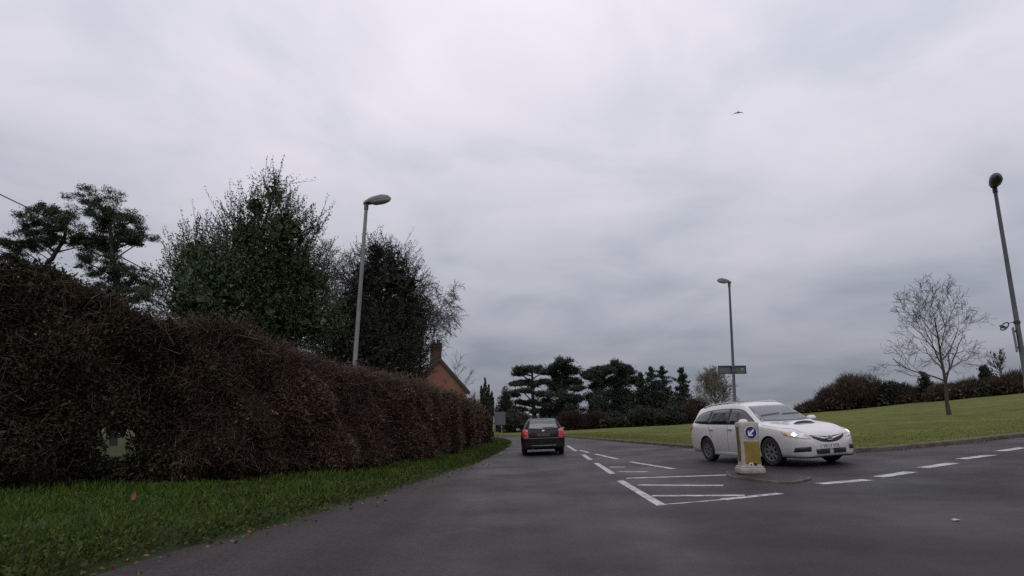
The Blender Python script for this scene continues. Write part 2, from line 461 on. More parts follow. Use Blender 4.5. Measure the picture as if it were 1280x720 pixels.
M['rubber'] = mat('tyre_rubber', (.016, .015, .015), .8, var=.2, scale=8)
M['alloy'] = mat('alloy_rim', (.30, .30, .31), .35, metal=.8)
M['alloydark'] = mat('dirty_alloy_rim', (.22, .22, .225), .4, metal=.6)
M['chrome'] = mat('chrome_trim', (.62, .62, .64), .15, metal=1)
M['lampglass'] = mat('headlamp_lens', (.52, .52, .53), .08, spec=.9, var=.5, scale=9)
M['lampwarm'] = mat('indicator_lens', (.62, .40, .20), .12)
M['lamplit'] = mat('lit_headlamp', (1, .9, .75), .2, emit=(1, .88, .70), es=1.8)
M['red'] = mat('red_lamp_lens', (.48, .02, .035), .2, spec=.4)
M['redpale'] = mat('pale_reversing_lens', (.38, .12, .13), .15, spec=.7)
M['plate_white'] = mat('white_number_plate', (.55, .55, .54), .4)
M['plate_yellow'] = mat('yellow_number_plate', (.11, .085, .05), .5)
M['ink'] = mat('black_lettering', (.02, .02, .022), .5)
M['badge'] = mat('blue_enamel_badge', (.02, .025, .12), .2)
M['bollard'] = mat('cream_bollard_shell', (.35, .33, .29), .55, var=.2, scale=5)
M['bollardbase'] = mat('grubby_bollard_base', (.33, .285, .24), .65, var=.25, scale=7)
M['yellow'] = mat('weathered_yellow_panel', (.22, .15, .022), .5, var=.2, scale=5)
M['olive'] = mat('dirty_olive_panel', (.085, .075, .022), .5, var=.25, scale=7)
M['blue'] = mat('sign_blue', (.022, .02, .12), .4)
M['white'] = mat('sign_white', (.70, .70, .74), .45)
M['signgrey'] = mat('grey_sign_back', (.10, .105, .11), .5, var=.12, scale=2)
M['signdark'] = mat('dark_sign_frame', (.03, .032, .036), .5)
M['sign_lens'] = mat('yellow_green_lens', (.26, .33, .10), .25)
M['lilac'] = mat('lilac_grey_sign_back', (.15, .14, .18), .5)
M['cable'] = mat('cable_sheath', (.012, .012, .013), .6)
M['feather'] = mat('dark_feathers', (.012, .012, .013), .7)
M['litter'] = mat('litter_paper', (.34, .34, .33), .6)
M['orange_leaf'] = mat('orange_dead_leaf', (.16, .055, .025), .7, var=.3, scale=20)

# ------------------------------------------------------------------ ground, road
L_EDGE = catmull([(-4.6, -30), (-4.6, -10), (-4.3, 0), (-3.55, 6.1), (-3.1, 8.3), (-2.45, 12.2), (-1.75, 17.1), (-1.1, 22), (-.35, 33), (-.05, 45),
                  (-.3, 53), (-1.6, 58.5), (-5, 62), (-12, 64.5), (-30, 67), (-70, 70)], 6)
R_EDGE = catmull([(-70, 82), (-30, 78), (-10, 75), (-2, 71.5), (2.8, 64), (4.6, 54), (5.8, 40), (6.9, 27), (7.5, 21), (8.2, 18.4), (9.6, 17.4),
                  (12.2, 17.9), (15.5, 19.1), (25, 22.4), (45, 29), (90, 44)], 6)
N_EDGE = catmull([(90, 34), (45, 18), (25, 10.5), (15, 4.5), (10, -3), (7, -14), (6, -30)], 6)
jr = np.random.default_rng(3)
L_EDGE[:, 0] += .05 * np.sin(L_EDGE[:, 1] * 1.7) + jr.normal(0, .025, len(L_EDGE))
LOOP = np.vstack([L_EDGE, R_EDGE, N_EDGE])

def in_poly(pts, poly):
    x, y = pts[:, 0], pts[:, 1]; inside = np.zeros(len(pts), bool)
    j = len(poly) - 1
    for i in range(len(poly)):
        xi, yi = poly[i]; xj, yj = poly[j]
        c = ((yi > y) != (yj > y)) & (x < (xj - xi) * (y - yi) / (yj - yi + 1e-12) + xi)
        inside ^= c; j = i
    return inside

def dist_to(pts, line):
    best = np.full(len(pts), 1e9)
    for a, b in zip(line[:-1], line[1:]):
        ab = b - a; t = np.clip(((pts - a) @ ab) / (ab @ ab + 1e-9), 0, 1)
        best = np.minimum(best, np.linalg.norm(pts - a - t[:, None] * ab, axis=1))
    return best

def lump(x, y):
    return .5 * np.sin(x * 1.9 + 1.3 * np.sin(y * .7)) + .5 * np.sin(y * 2.3 + 1.1 * np.sin(x * 1.1))

def ground_z(x, y):
    """top of the grass / soil outside the carriageway"""
    x = np.atleast_1d(np.asarray(x, float)); y = np.atleast_1d(np.asarray(y, float))
    p = np.stack([x, y], 1)
    dl, dr = dist_to(p, L_EDGE), dist_to(p, np.vstack([R_EDGE, N_EDGE]))
    zl = .13 * smooth(0, 1.1, dl) + .035 * lump(x, y) * smooth(.2, 1.5, dl)
    zr = .10 + .05 * smooth(0, 2, dr) + .05 * lump(x * .25, y * .25) * smooth(.5, 5, dr)
    return g(x, y) + np.where(dl < dr, zl, zr)

def ground_all():
    pts = [LOOP]
    def gr(x0, x1, y0, y1, st, seed):
        r = np.random.default_rng(seed)
        X, Y = np.meshgrid(np.arange(x0, x1, st), np.arange(y0, y1, st), indexing='ij')
        q = np.stack([X.ravel(), Y.ravel()], 1)
        return q + r.uniform(-.25, .25, q.shape) * st
    A = gr(-18, 20, -2, 30, .7, 1)
    B = gr(-60, 70, -30, 110, 3.0, 2); B = B[~((B[:, 0] > -18.5) & (B[:, 0] < 20.5) & (B[:, 1] > -2.5) & (B[:, 1] < 30.5))]
    C = gr(-900, 900, -200, 2400, 60, 4); C = C[~((C[:, 0] > -75) & (C[:, 0] < 100) & (C[:, 1] > -45) & (C[:, 1] < 130))]
    E = np.array([(-3000, -300), (3000, -300), (3000, 4000), (-3000, 4000)], float)
    for q, m in ((A, .25), (B, .8), (C, 5)):
        pts.append(q[dist_to(q, np.vstack([LOOP, LOOP[:1]])) > m])
    pts.append(E)
    P = np.vstack(pts); n = len(LOOP)
    edges = [(i, (i + 1) % n) for i in range(n)]
    vs, es, fs, *_ = delaunay_2d_cdt([Vector(p) for p in P], edges, [], 0, 1e-5)
    V = np.array([v[:] for v in vs]); T = np.array([f for f in fs if len(f) == 3])
    cen = V[T].mean(1)
    ins = in_poly(cen, LOOP)
    # make them face up
    a, b, c = V[T[:, 0]], V[T[:, 1]], V[T[:, 2]]
    cr = (b[:, 0] - a[:, 0]) * (c[:, 1] - a[:, 1]) - (b[:, 1] - a[:, 1]) * (c[:, 0] - a[:, 0])
    T[cr < 0] = T[cr < 0][:, ::-1]
    def sub(mask, zf, name, m):
        t = T[mask]; u, inv = np.unique(t, return_inverse=True)
        v = V[u]; mb = MB(); mb.add(np.column_stack([v, zf(v[:, 0], v[:, 1])]), inv.reshape(t.shape))
        return tag(mb.build(name, m, smooth=True), kind='structure')
    sub(ins, lambda x, y: g(x, y), 'road', M['asphalt'])
    out = ~ins
    left = out & (dist_to(cen, L_EDGE) < dist_to(cen, np.vstack([R_EDGE, N_EDGE]))) & (cen[:, 0] < 4) & (cen[:, 0] > -14) & (cen[:, 1] < 70) & (cen[:, 1] > -8)
    sub(left, ground_z, 'verge', M['verge'])
    back = out & ~left & (cen[:, 0] < -3) & (cen[:, 1] < 66)
    sub(back, ground_z, 'meadow', M['meadow'])
    sub(out & ~left & ~back, ground_z, 'ground', M['grass'])
ground_all()

# kerb along the right-hand grass
def kerb():
    line = resample(R_EDGE, 420)
    d = np.gradient(line, axis=0); d /= np.linalg.norm(d, axis=1)[:, None]
    nrm = np.stack([-d[:, 1], d[:, 0]], 1)      # to the left of travel = grass side
    prof = [(-.02, -.05), (-.015, .085), (.01, .112), (.13, .118), (.14, .0)]
    P = np.array([[(p[0] + n[0] * a, p[1] + n[1] * a, g(p[0], p[1]) + h) for a, h in prof] for p, n in zip(line, nrm)])
    mb = MB(); mb.grid(P)
    tag(mb.build('kerb', M['kerb'], smooth=30), kind='structure')
kerb()

# painted markings
def stripe(mb, pts, w, lift=.005):
    pts = np.array([p[:2] for p in pts], float)
    ln = np.linalg.norm(np.diff(pts, axis=0), axis=1).sum()
    q = resample(pts, max(2, int(ln / .4) + 2))
    d = np.gradient(q, axis=0); d /= np.linalg.norm(d, axis=1)[:, None]
    nrm = np.stack([-d[:, 1], d[:, 0]], 1)
    P = np.array([[(p[0] + n[0] * a, p[1] + n[1] * a, g(p[0] + n[0] * a, p[1] + n[1] * a) + lift) for a in (-w / 2, w / 2)] for p, n in zip(q, nrm)])
    mb.grid(P)

def markings():
    mb = MB(); mb2 = MB()
    for a, b in (((709, 557), (720, 564)), ((729, 568.5), (738.5, 575)), ((745, 579), (766, 592.5)), ((775, 601), (827, 632)),
                 ((744, 567.6), (772, 574)), ((788, 577.5), (843, 586.5)), ((725, 563), (736, 566))):
        stripe(mb, [G(*a), G(*b)], .15)
    for a, b in (((783, 598), (911, 593.8)), ((773, 590), (809, 590)), ((762, 584), (782, 584)), ((797, 606.5), (904, 607)), ((815, 620), (931, 619.5)),
                 ((904, 624.5), (975, 617))):
        stripe(mb2, [G(*a), G(*b)], .185, .0045)
    stripe(mb2, [G(829, 631), G(904, 624.8)], .07, .0045)
    for a, b in (((1024, 605), (1085, 600)), ((1098, 596.5), (1138.6, 590)), ((1153, 585), (1191.6, 579)), ((1201, 574), (1239, 569)), ((1250.5, 564), (1281, 559.5))):
        stripe(mb, [G(*a), G(*b)], .27)
    o = mb.build('road_markings', M['paint']); tag(o, kind='structure')
    o2 = mb2.build('road_hatching', M['paint']); tag(o2, kind='structure')
markings()

# ------------------------------------------------------------------ grass and weeds
HB = catmull([(-20, 9.4), (-14.5, 10.0), (-9.1, 11.2), (-7.2, 12.2), (-5.4, 13.3), (-3.45, 17), (-2.45, 24), (-1.95, 33), (-1.75, 42), (-2.3, 49)], 10)
def blades():
    r = np.random.default_rng(11)
    mb = MB()
    n = 260000
    y = 3.5 + 50 * r.random(n) ** 1.7; x = r.uniform(-14, .2, n)
    hy = np.interp(y, HB[:, 1], HB[:, 0], left=-14)
    le = np.interp(y, L_EDGE[:, 1], L_EDGE[:, 0])
    keep = (x < le - .08 + .14 * r.normal(size=n) * .5) & (x > hy - .6) & ((y < 12.2) | (x > hy - .5))
    keep &= (le - x) > .10 * lump(x * 5.1, y * 4.3) + .16 * lump(y * 1.1, y * .37)
    keep &= (lump(x * 1.4, y * 1.4) + .6 * lump(x * 4.3 + 2, y * 3.9) + r.normal(0, .4, n) > -.55)
    x, y, le = x[keep], y[keep], le[keep]
    z = ground_z(x, y); k = len(x)
    near = smooth(0, .5, le - x)
    h = r.uniform(.035, .11, k) * (.45 + .55 * near) * (1 + 1.0 * np.clip(lump(x * .8, y * .8) + .5 * lump(x * 3.1, y * 2.7), 0, 1.2)); w = .006 + .0011 * y
    a = r.uniform(0, 2 * math.pi, k); tilt = r.normal(0, .5, (k, 2)) * h[:, None]
    b = np.stack([np.cos(a), np.sin(a), 0 * a], 1) * w[:, None]
    p = np.stack([x, y, z - .01], 1)
    v = np.stack([p - b, p + b, p + np.column_stack([tilt, h])], 1).reshape(-1, 3)
    mb.add(v, np.arange(k * 3).reshape(k, 3))
    tag(mb.build('verge_grass', M['blade']), kind='stuff')
    # broad-leaved weeds in clumps along the road edge and across the verge
    mb = MB(); cs, ax = [], []
    for i in range(420):
        yy = 4 + 40 * r.random() ** 1.8
        xl = np.interp(yy, L_EDGE[:, 1], L_EDGE[:, 0])
        xx = xl - abs(r.normal(.12, .35)) - .05 if r.random() < .75 else xl - r.uniform(.3, 3.0)
        if xx < np.interp(yy, HB[:, 1], HB[:, 0], left=-14): continue
        zz = ground_z(xx, yy)[0]; m = r.integers(14, 46); s = r.uniform(.06, .2)
        q = r.normal(0, 1, (m, 3)) * (s, s, s * .45); q[:, 2] = abs(q[:, 2]) + .03
        cs.append(q + (xx, yy, zz)); ax.append(q / s + (0, 0, .4))
    cs, ax = np.vstack(cs), np.vstack(ax)
    mb.leaves(cs, .058, .032, r, ax, .6)
    tag(mb.build('verge_weeds', M['weed']), kind='stuff')
    mb = MB()
    k = 700; yy = 4 + 40 * r.random(k) ** 1.6; xx = np.interp(yy, L_EDGE[:, 1], L_EDGE[:, 0]) + r.normal(-.15, .3, k)
    zz = np.where(xx < np.interp(yy, L_EDGE[:, 1], L_EDGE[:, 0]), ground_z(xx, yy), g(xx, yy)) + .012
    ln_ = resample(R_EDGE, 2000); ln_ = ln_[(ln_[:, 0] > 3) & (ln_[:, 0] < 22) & (ln_[:, 1] < 50)]; k3 = 900
    ii = r.integers(0, len(ln_), k3); q3 = ln_[ii] + r.normal(0, .04, (k3, 2)); q3[:, 1] -= r.exponential(.16, k3); q3[:, 0] -= r.exponential(.08, k3)
    xx, yy, zz = np.append(xx, q3[:, 0]), np.append(yy, q3[:, 1]), np.append(zz, g(q3[:, 0], q3[:, 1]) + .012); k = len(xx)
    mb.leaves(np.stack([xx, yy, zz], 1), .06, .035, r, np.tile([1, 1, 0], (k, 1)) * r.normal(size=(k, 1)), .4)
    tag(mb.build('leaf_litter', M['dead']), kind='stuff')
    # rough grass at the field edge
    mb = MB(); n = 70000
    line = resample(R_EDGE, 1500); line = line[(line[:, 1] < 60) & (line[:, 0] > 0)]
    d = np.gradient(line, axis=0); d /= np.linalg.norm(d, axis=1)[:, None]
    i = r.integers(0, len(line), n); off = .12 + r.exponential(2.2, n)
    p = line[i] + np.stack([-d[i][:, 1], d[i][:, 0]], 1) * off[:, None] + r.normal(0, .1, (n, 2))
    p = p[~in_poly(p, LOOP)]; p = p[(p[:, 0] < 30)]
    k = len(p); z = ground_z(p[:, 0], p[:, 1])
    h = r.uniform(.02, .055, k); w = .008 + .0004 * p[:, 1]; a = r.uniform(0, 6.28, k)
    b = np.stack([np.cos(a), np.sin(a), 0 * a], 1) * w[:, None]; q = np.column_stack([p, z - .01])
    v = np.stack([q - b, q + b, q + np.column_stack([r.normal(0, .5, (k, 2)) * h[:, None], h])], 1).reshape(-1, 3)
    mb.add(v, np.arange(k * 3).reshape(k, 3))
    tag(mb.build('field_grass', M['fieldblade']), kind='stuff')
blades()

# ------------------------------------------------------------------ hedges
HS = np.concatenate([[0], np.cumsum(np.linalg.norm(np.diff(HB, axis=0), axis=1))])
HL = HS[-1]
def hedge_at(s):
    x = np.interp(s, HS, HB[:, 0]); y = np.interp(s, HS, HB[:, 1])
    dx = np.interp(s + .3, HS, HB[:, 0]) - np.interp(s - .3, HS, HB[:, 0]); dy = np.interp(s + .3, HS, HB[:, 1]) - np.interp(s - .3, HS, HB[:, 1])
    l = np.hypot(dx, dy) + 1e-9
    return np.stack([x, y], -1), np.stack([-dy / l, dx / l], -1)      # normal away from the road
S_JOIN = float(np.interp(-6.1, HB[:, 0][:60], HS[:60]))
def hedge_h(s):
    p, _ = hedge_at(s)
    ys = np.array([9.4, 11.2, 12.2, 12.9, 13.4, 15, 16.8, 23, 35, 42, 49])
    hs = np.array([4.6, 4.1, 3.5, 3.28, 3.0, 2.66, 2.58, 2.42, 2.12, 1.8, 1.6])
    return np.interp(p[..., 1], ys, hs)

def rough(s, h):
    return .5 * np.sin(s * 1.3 + 2 * np.sin(h * .9)) + .35 * np.sin(s * 3.1 + h * 2.2) + .25 * np.sin(h * 3.7 - s * 2.0)

def hedge(name, label, cat, s0, s1, n_leaf, n_core, n_twig, leafm, lsize, T, twigmats, gap=None, seed=1, cut=.12):
    r = np.random.default_rng(seed)
    mid, _ = hedge_at((s0 + s1) / 2)
    root = thing(name, label, cat, (mid[0], mid[1], 0))
    off = np.array([mid[0], mid[1], 0])
    def place(s, h, d):
        p, n = hedge_at(s)
        q = p + n * d[:, None]
        return np.column_stack([q, g(q[:, 0], q[:, 1]) + .05 + h])
    # gap: a hole right through the hedge
    def nogap(P, gm=0.0):
        if gap is None: return np.ones(len(P), bool)
        (gx, gy, gz, rw, rh) = gap; rw += gm; rh += gm
        # tunnel along the direction away from the road camera side
        _, nn = hedge_at(float(np.interp(gx, HB[:60, 0], HS[:60])))
        dv = np.array([gx, gy]) / math.hypot(gx, gy)
        rel = P[:, :2] - np.array([gx, gy]); lat = rel @ np.array([-dv[1], dv[0]])
        return ((lat / rw) ** 4 + ((P[:, 2] - gz) / rh) ** 4) > 1 + .15 * r.normal(size=len(P))
    # nearer stretch gets denser leaves
    def samp_s(n):
        s = s0 + (s1 - s0) * r.random(n * 3)
        p, _ = hedge_at(s); w = np.clip(14 / np.hypot(p[:, 0], p[:, 1]), .12, 1) ** 1.2
        return s[r.random(n * 3) < w][:n]
    s = samp_s(n_leaf); n = len(s); H = hedge_h(s) * (1 + .075 * rough(s, 0 * s)) + .07 * np.sin(s * 7.3 + 2 * np.sin(s * 2.9)) + r.normal(0, .06, n) + .35 * (r.random(n) < .06) * r.random(n)
    top = r.random(n) < .30
    h = np.where(top, H - abs(r.normal(0, .22, n)), H * r.random(n) ** .9)
    bul = .40 * rough(s, h) + .12 * np.sin(s * 6.1 + h * 5) + .35 * (h / H - .55) ** 2
    round_ = .55 * np.clip(h / H - .75, 0, 1) ** 1.5 * 4
    d = np.where(top, r.uniform(.1, T, n), abs(r.normal(0, .2, n)) - .1 + bul + round_)
    # underside is thin and set back
    d = d + .35 * np.clip(.35 - h, 0, 1)
    P = place(s, h, d); P = P[nogap(P)]
    dist = np.hypot(P[:, 0], P[:, 1]); ls = lsize * np.clip(dist / 15, .8, 2.4)
    ls = ls * r.choice([.55, .8, 1.0, 1.5], len(P), p=[.3, .3, .28, .12]); mb = MB(); mb.leaves(P - off, ls, ls * r.uniform(.18, .6, len(P)), r)
    mb.build('foliage', leafm, root)
    # inner twiggy mass
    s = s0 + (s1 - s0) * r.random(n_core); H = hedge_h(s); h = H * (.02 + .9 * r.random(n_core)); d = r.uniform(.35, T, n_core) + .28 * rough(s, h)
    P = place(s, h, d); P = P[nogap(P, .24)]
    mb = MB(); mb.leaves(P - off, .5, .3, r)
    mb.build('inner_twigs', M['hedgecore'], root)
    # protruding twigs
    for mi, (tm, frac) in enumerate(twigmats):
        k = int(n_twig * frac); s = samp_s(k); k = len(s); H = hedge_h(s)
        top = r.random(k) < (.42 if mi == 0 else .5)
        h = np.where(top, H - abs(r.normal(.05, .25, k)), H * r.uniform(.12, 1, k)); d = np.where(top, r.uniform(0, T * .8, k), .0 + .28 * rough(s, h))
        P = place(s, h, d); _, nn = hedge_at(s)
        dr = np.column_stack([-nn * .6, np.full(k, .35)]) + r.normal(0, .75, (k, 3)); dr[top, 2] += .5
        dr /= np.linalg.norm(dr, axis=1)[:, None]
        ln = r.uniform(.08, .34, k) * (1 if mi == 0 else .9)
        ok = nogap(P, .08); P, dr, ln = P[ok] - off, dr[ok], ln[ok]; k = len(P)
        dist = np.hypot(P[:, 0] + off[0], P[:, 1] + off[1])
        w = (.0045 if mi == 0 else .0075) * np.clip(dist / 14, .8, 2.5)
        a = np.cross(dr, r.normal(size=(k, 3))); a /= np.linalg.norm(a, axis=1)[:, None]
        b = np.cross(dr, a)
        e = P + dr * ln[:, None]; st = P - dr * .15
        c1, c2, c3 = a * w[:, None], (-.5 * a + .87 * b) * w[:, None], (-.5 * a - .87 * b) * w[:, None]
        v = np.stack([st + c1, st + c2, st + c3, e + c1 * .5, e + c2 * .5, e + c3 * .5], 1).reshape(-1, 3)
        i = np.arange(k)[:, None] * 6
        q = np.concatenate([i + [0, 1, 4, 3], i + [1, 2, 5, 4], i + [2, 0, 3, 5]])
        mb = MB(); mb.add(v, q)
        tag(mb.build('twigs' if mi == 0 else 'cut_twigs', M[tm], root), kind='stuff')
    # stems
    mb = MB()
    for s in np.arange(s0 + .2, s1, .55):
        p, nn = hedge_at(float(s)); q = p + nn * (T * .5)
        if gap is not None and abs(q @ np.array([-gap[1], gap[0]]) / math.hypot(gap[0], gap[1])) < .5: continue
        hh = float(hedge_h(float(s))) * .8
        P = np.array([[q[0] + .2 * t * r.normal(), q[1] + .2 * t * r.normal(), g(q[0], q[1]) + .05 + hh * t] for t in np.linspace(0, 1, 4)])
        mb.tube(P - off, np.linspace(.05, .015, 4), 5)
    mb.build('stems', M['barkdark'], root)
    return root

gp = PY(146, 559, 12.0)
hedge('overgrown_hedge', 'tall dark overgrown evergreen hedge with a small gap showing grass near its foot', 'hedge', 0, S_JOIN + 1.2,
      165000, 12500, 9000, M['laurel'], .088, 1.9, [('twig', .8), ('twigcut', .07)], gap=(gp[0], gp[1], gp[2], .16, .175), seed=5)
hedge('twiggy_hedge', 'long brown clipped twiggy hedge running beside the road verge', 'hedge', S_JOIN - .6, HL,
      150000, 9500, 42000, M['hedge'], .078, 1.7, [('twig', .8), ('twigcut', .10)], seed=8)

# ------------------------------------------------------------------ trees
def grow(mb_t, mb_c, p, d, ln, r0, lvl, maxl, R, up=.12, spread=.8, kids=(4, 6), droop=0.0, minr=.004, split=1, jitter=.16):
    n = 5 if lvl < 2 else 4
    pts = [np.array(p, float)]; d = np.array(d, float)
    for i in range(n):
        d = d + R.normal(0, jitter, 3) + np.array([0, 0, up if lvl < 3 else up * .5 - droop])
        d /= np.linalg.norm(d); pts.append(pts[-1] + d * ln / n)
    pts = np.array(pts); rr = np.linspace(r0, max(r0 * .45, minr), n + 1)
    (mb_t if lvl < split else mb_c).tube(pts, rr, 8 if lvl == 0 else (5 if lvl == 1 else 3), cap=False)
    if lvl >= maxl: return
    k = R.integers(kids[0], kids[1] + 1)
    for j in range(k):
        t = (.35 if lvl == 0 else .2) + (.98 - (.35 if lvl == 0 else .2)) * (j + R.random()) / k
        f = t * n; i = min(int(f), n - 1); q = pts[i] + (pts[i + 1] - pts[i]) * (f - i)
        ax = pts[i + 1] - pts[i]; ax /= np.linalg.norm(ax)
        s = np.cross(ax, R.normal(size=3)); s /= np.linalg.norm(s)
        nd = ax * (1 - spread * .55) + s * spread; nd /= np.linalg.norm(nd)
        grow(mb_t, mb_c, q, nd, ln * R.uniform(.5, .72) * (1.15 - .4 * t), max(np.interp(t, [0, 1], [r0, r0 * .45]) * R.uniform(.45, .65), minr), lvl + 1, maxl, R, up, spread, kids, droop, minr, split, jitter)

def bare_tree(name, label, loc, h, trunk_h, tr, seed, spread=.8, kids=(4, 6), maxl=4, tm='bark', cm='barkdark', up=.12, droop=0, minr=.005, nlimb=6, limb=.6, group=None, leaf=None, rise=.9):
    R = np.random.default_rng(seed)
    root = thing(name, label, 'tree', loc, 0, group)
    t, c = MB(), MB()
    # trunk
    P = [np.array([0, 0, -.2])]; n = 7
    for i in range(n): P.append(P[-1] * (.8, .8, 1) + np.array([R.normal(0, .04), R.normal(0, .04), (h * .8 + .2) / n]))
    P = np.array(P); rr = np.linspace(tr, max(minr, tr * .15), n + 1); rr[0] *= 1.25
    t.tube(P, rr, 9)
    for j in range(nlimb):
        z = trunk_h + (h * .78 - trunk_h) * (j / max(1, nlimb - 1)) ** 1.1
        x = np.array([np.interp(z, P[:, 2], P[:, k]) for k in range(3)]); a = j * 2.4 + R.uniform(-.5, .5)
        f = 1 - (z - trunk_h) / h
        nd = np.array([math.cos(a), math.sin(a), rise + .4 * (1 - f)]); nd /= np.linalg.norm(nd)
        grow(t, c, x, nd, h * limb * (.45 + .55 * f), np.interp(z, P[:, 2], rr) * .6, 1, maxl, R, up, spread, kids, droop, minr)
    t.build('trunk', M[tm], root, smooth=True)
    c.build('crown', M[cm], root)
    return root

def lobes_px(lst, Y, R, dz=1.0):
    out = []
    k = pxm(Y)
    for q in lst:
        px, py, r = q[:3]; fl = q[3] if len(q) > 3 else 1.0
        rm = r / k
        p = PY(px, py, Y); p = p + np.array([0, R.normal(0, rm * .35 * dz), 0])
        out.append((p, np.array([rm, rm * (1.0 if fl >= 1 else 1.0), rm * fl])))
    return out

def leafy_tree(name, label, loc, lobes, lm, seed, leaf=.11, sprigs=1500, per=22, sl=(.5, 1.0), core=1500, coresz=.34, trunk_r=.18, up=.6, bark='barkdark', group=None, wd=.45, hard=.75):
    """lobes: ellipsoids in world space. Sprigs of leaves grow out of their shells; limbs reach each lobe."""
    r = np.random.default_rng(seed)
    root = thing(name, label, 'tree', loc, 0, group)
    loc = np.array(loc, float)
    vol = np.array([l[1].prod() ** .67 for l in lobes]); pr = vol / vol.sum()
    pc = vol ** 1.5; pc = pc / pc.sum()
    idx = r.choice(len(lobes), sprigs, p=pr)
    C = np.array([l[0] for l in lobes])[idx] - loc; A = np.array([l[1] for l in lobes])[idx]
    u = r.normal(size=(sprigs, 3)); u /= np.linalg.norm(u, axis=1)[:, None]
    rad_ = hard + (1 - hard) * r.random((sprigs, 1)) ** .6
    rad_ = np.where(r.random((sprigs, 1)) < .35, r.random((sprigs, 1)) ** .4 * .8, rad_)
    P = C + u * A * rad_
    sd = u + np.array([0, 0, up]) + r.normal(0, .35, (sprigs, 3)); sd /= np.linalg.norm(sd, axis=1)[:, None]
    ln = r.uniform(*sl, sprigs) * np.where(r.random(sprigs) < .08, 1.8, 1.0)
    t = np.tile(np.linspace(0, 1, per), (sprigs, 1)) + r.uniform(-.02, .02, (sprigs, per))
    pos = P[:, None, :] + sd[:, None, :] * (t * ln[:, None])[..., None] + np.array([0, 0, .12]) * up * (t ** 2)[..., None]
    pos = pos + r.normal(0, leaf * .5, pos.shape) * (1.15 - .7 * t)[..., None]
    mb = MB()
    mb.leaves(pos.reshape(-1, 3), leaf, leaf * wd, r, np.repeat(sd, per, 0), .9)
    # inner leaves
    if core:
        idx = r.choice(len(lobes), core, p=pc); u = r.normal(size=(core, 3)); u /= np.linalg.norm(u, axis=1)[:, None]
        q = np.array([l[0] for l in lobes])[idx] - loc + u * np.array([l[1] for l in lobes])[idx] * (r.random((core, 1)) ** .5 * .72)
        mb.leaves(q, coresz, coresz * .6, r)
    if core:
        k2 = 1500; idx = r.choice(len(lobes), k2, p=pc); u = r.normal(size=(k2, 3)); u /= np.linalg.norm(u, axis=1)[:, None]
        q = np.array([l[0] for l in lobes])[idx] - loc + u * np.array([l[1] for l in lobes])[idx] * (r.random((k2, 1)) ** .6 * .6)
        mb.leaves(q, .5, .34, r)
    mb.build('crown', lm, root)
    # trunk with limbs
    tb = MB()
    top = max(l[0][2] for l in lobes) - loc[2]
    ctop = sum(l[0] * l[1][0] for l in lobes) / sum(l[1][0] for l in lobes) - loc
    hi = max(lobes, key=lambda l: l[0][2])[0] - loc
    axis = catmull([(0, 0, -.2), (ctop[0] * .25, ctop[1] * .25, top * .33), (ctop[0] * .8, ctop[1] * .8, top * .66), hi], 5)
    tb.tube(axis, np.linspace(trunk_r, .025, len(axis)), 8)
    for l in lobes:
        q = l[0] - loc; z = max(.15 * top, q[2] - np.hypot(*(q[:2] - ctop[:2])) * .8 - .4)
        a = np.array([np.interp(z, axis[:, 2], axis[:, k]) for k in range(3)])
        m = (a + q) / 2 + np.array([0, 0, -.15]); br = catmull([a, m, q], 4)
        tb.tube(br, np.linspace(trunk_r * .4, .015, len(br)), 5)
    # sprig stems
    for i in range(0, sprigs):
        if i % 3 and ln[i] < sl[1]: continue
        tb.tube(np.array([P[i] - sd[i] * ln[i] * .4, P[i] + sd[i] * ln[i] * .5, P[i] + sd[i] * ln[i]]), [.014, .008, .004], 3, cap=False)
    tb.build('trunk', M[bark], root, smooth=True)
    return root

def base_at(px, Y):
    p = PY(px, 531, Y); return (p[0], p[1], float(ground_z(p[0], p[1])[0]) - .03)

RL = np.random.default_rng(21)
# tall pointed evergreen behind the hedge
Y = 22.0
leafy_tree('evergreen_tree', 'tall pointed dark green evergreen behind the hedge, left of the near lamp post', base_at(312, Y),
    lobes_px([(344, 226, 10), (338, 240, 18), (325, 266, 21), (351, 270, 20), (308, 292, 32), (362, 294, 36), (392, 286, 12), (256, 324, 34), (232, 344, 20), (240, 326, 14),
              (300, 335, 58), (350, 335, 55), (280, 370, 60), (245, 385, 34), (380, 350, 34), (330, 400, 70), (270, 420, 60), (390, 400, 35)], Y, RL),
    M['holm'], 31, leaf=.088, sprigs=4200, per=20, sl=(.3, .8), core=9000, coresz=.20, trunk_r=.2, up=.75, wd=.42)
# yew behind the lamp post
Y = 27.0
leafy_tree('yew_tree', 'dense dark conical yew right behind the near lamp post', base_at(475, Y),
    lobes_px([(473, 312, 14), (468, 322, 20), (490, 325, 20), (460, 350, 34), (500, 355, 32), (512, 390, 26), (446, 385, 36), (485, 395, 48), (432, 420, 36), (520, 425, 22), (470, 440, 60),
              (508, 455, 26), (420, 450, 36), (488, 470, 44)], Y, RL),
    M['yew'], 32, leaf=.09, sprigs=4000, per=20, sl=(.3, .75), core=9000, coresz=.22, trunk_r=.22, up=.55, wd=.35, hard=.8)
# bare trees beside the yew
bare_tree('bare_tree', 'leafless fine twigged tree filling the gap between the pointed evergreen and the yew', base_at(413, 30), 9.5, 2.4, .13, 41, spread=.7, kids=(5, 7), maxl=4, minr=.009, nlimb=10, limb=.40, cm='bark', rise=1.3)
bare_tree('birch_tree', 'leafless drooping birch showing its fine twigs right of the yew', base_at(524, 31), 8.2, 4.4, .12, 43, spread=.7, kids=(5, 7), maxl=4, minr=.009, nlimb=8, limb=.33, tm='barkpale', cm='bark', droop=.22, rise=.9)

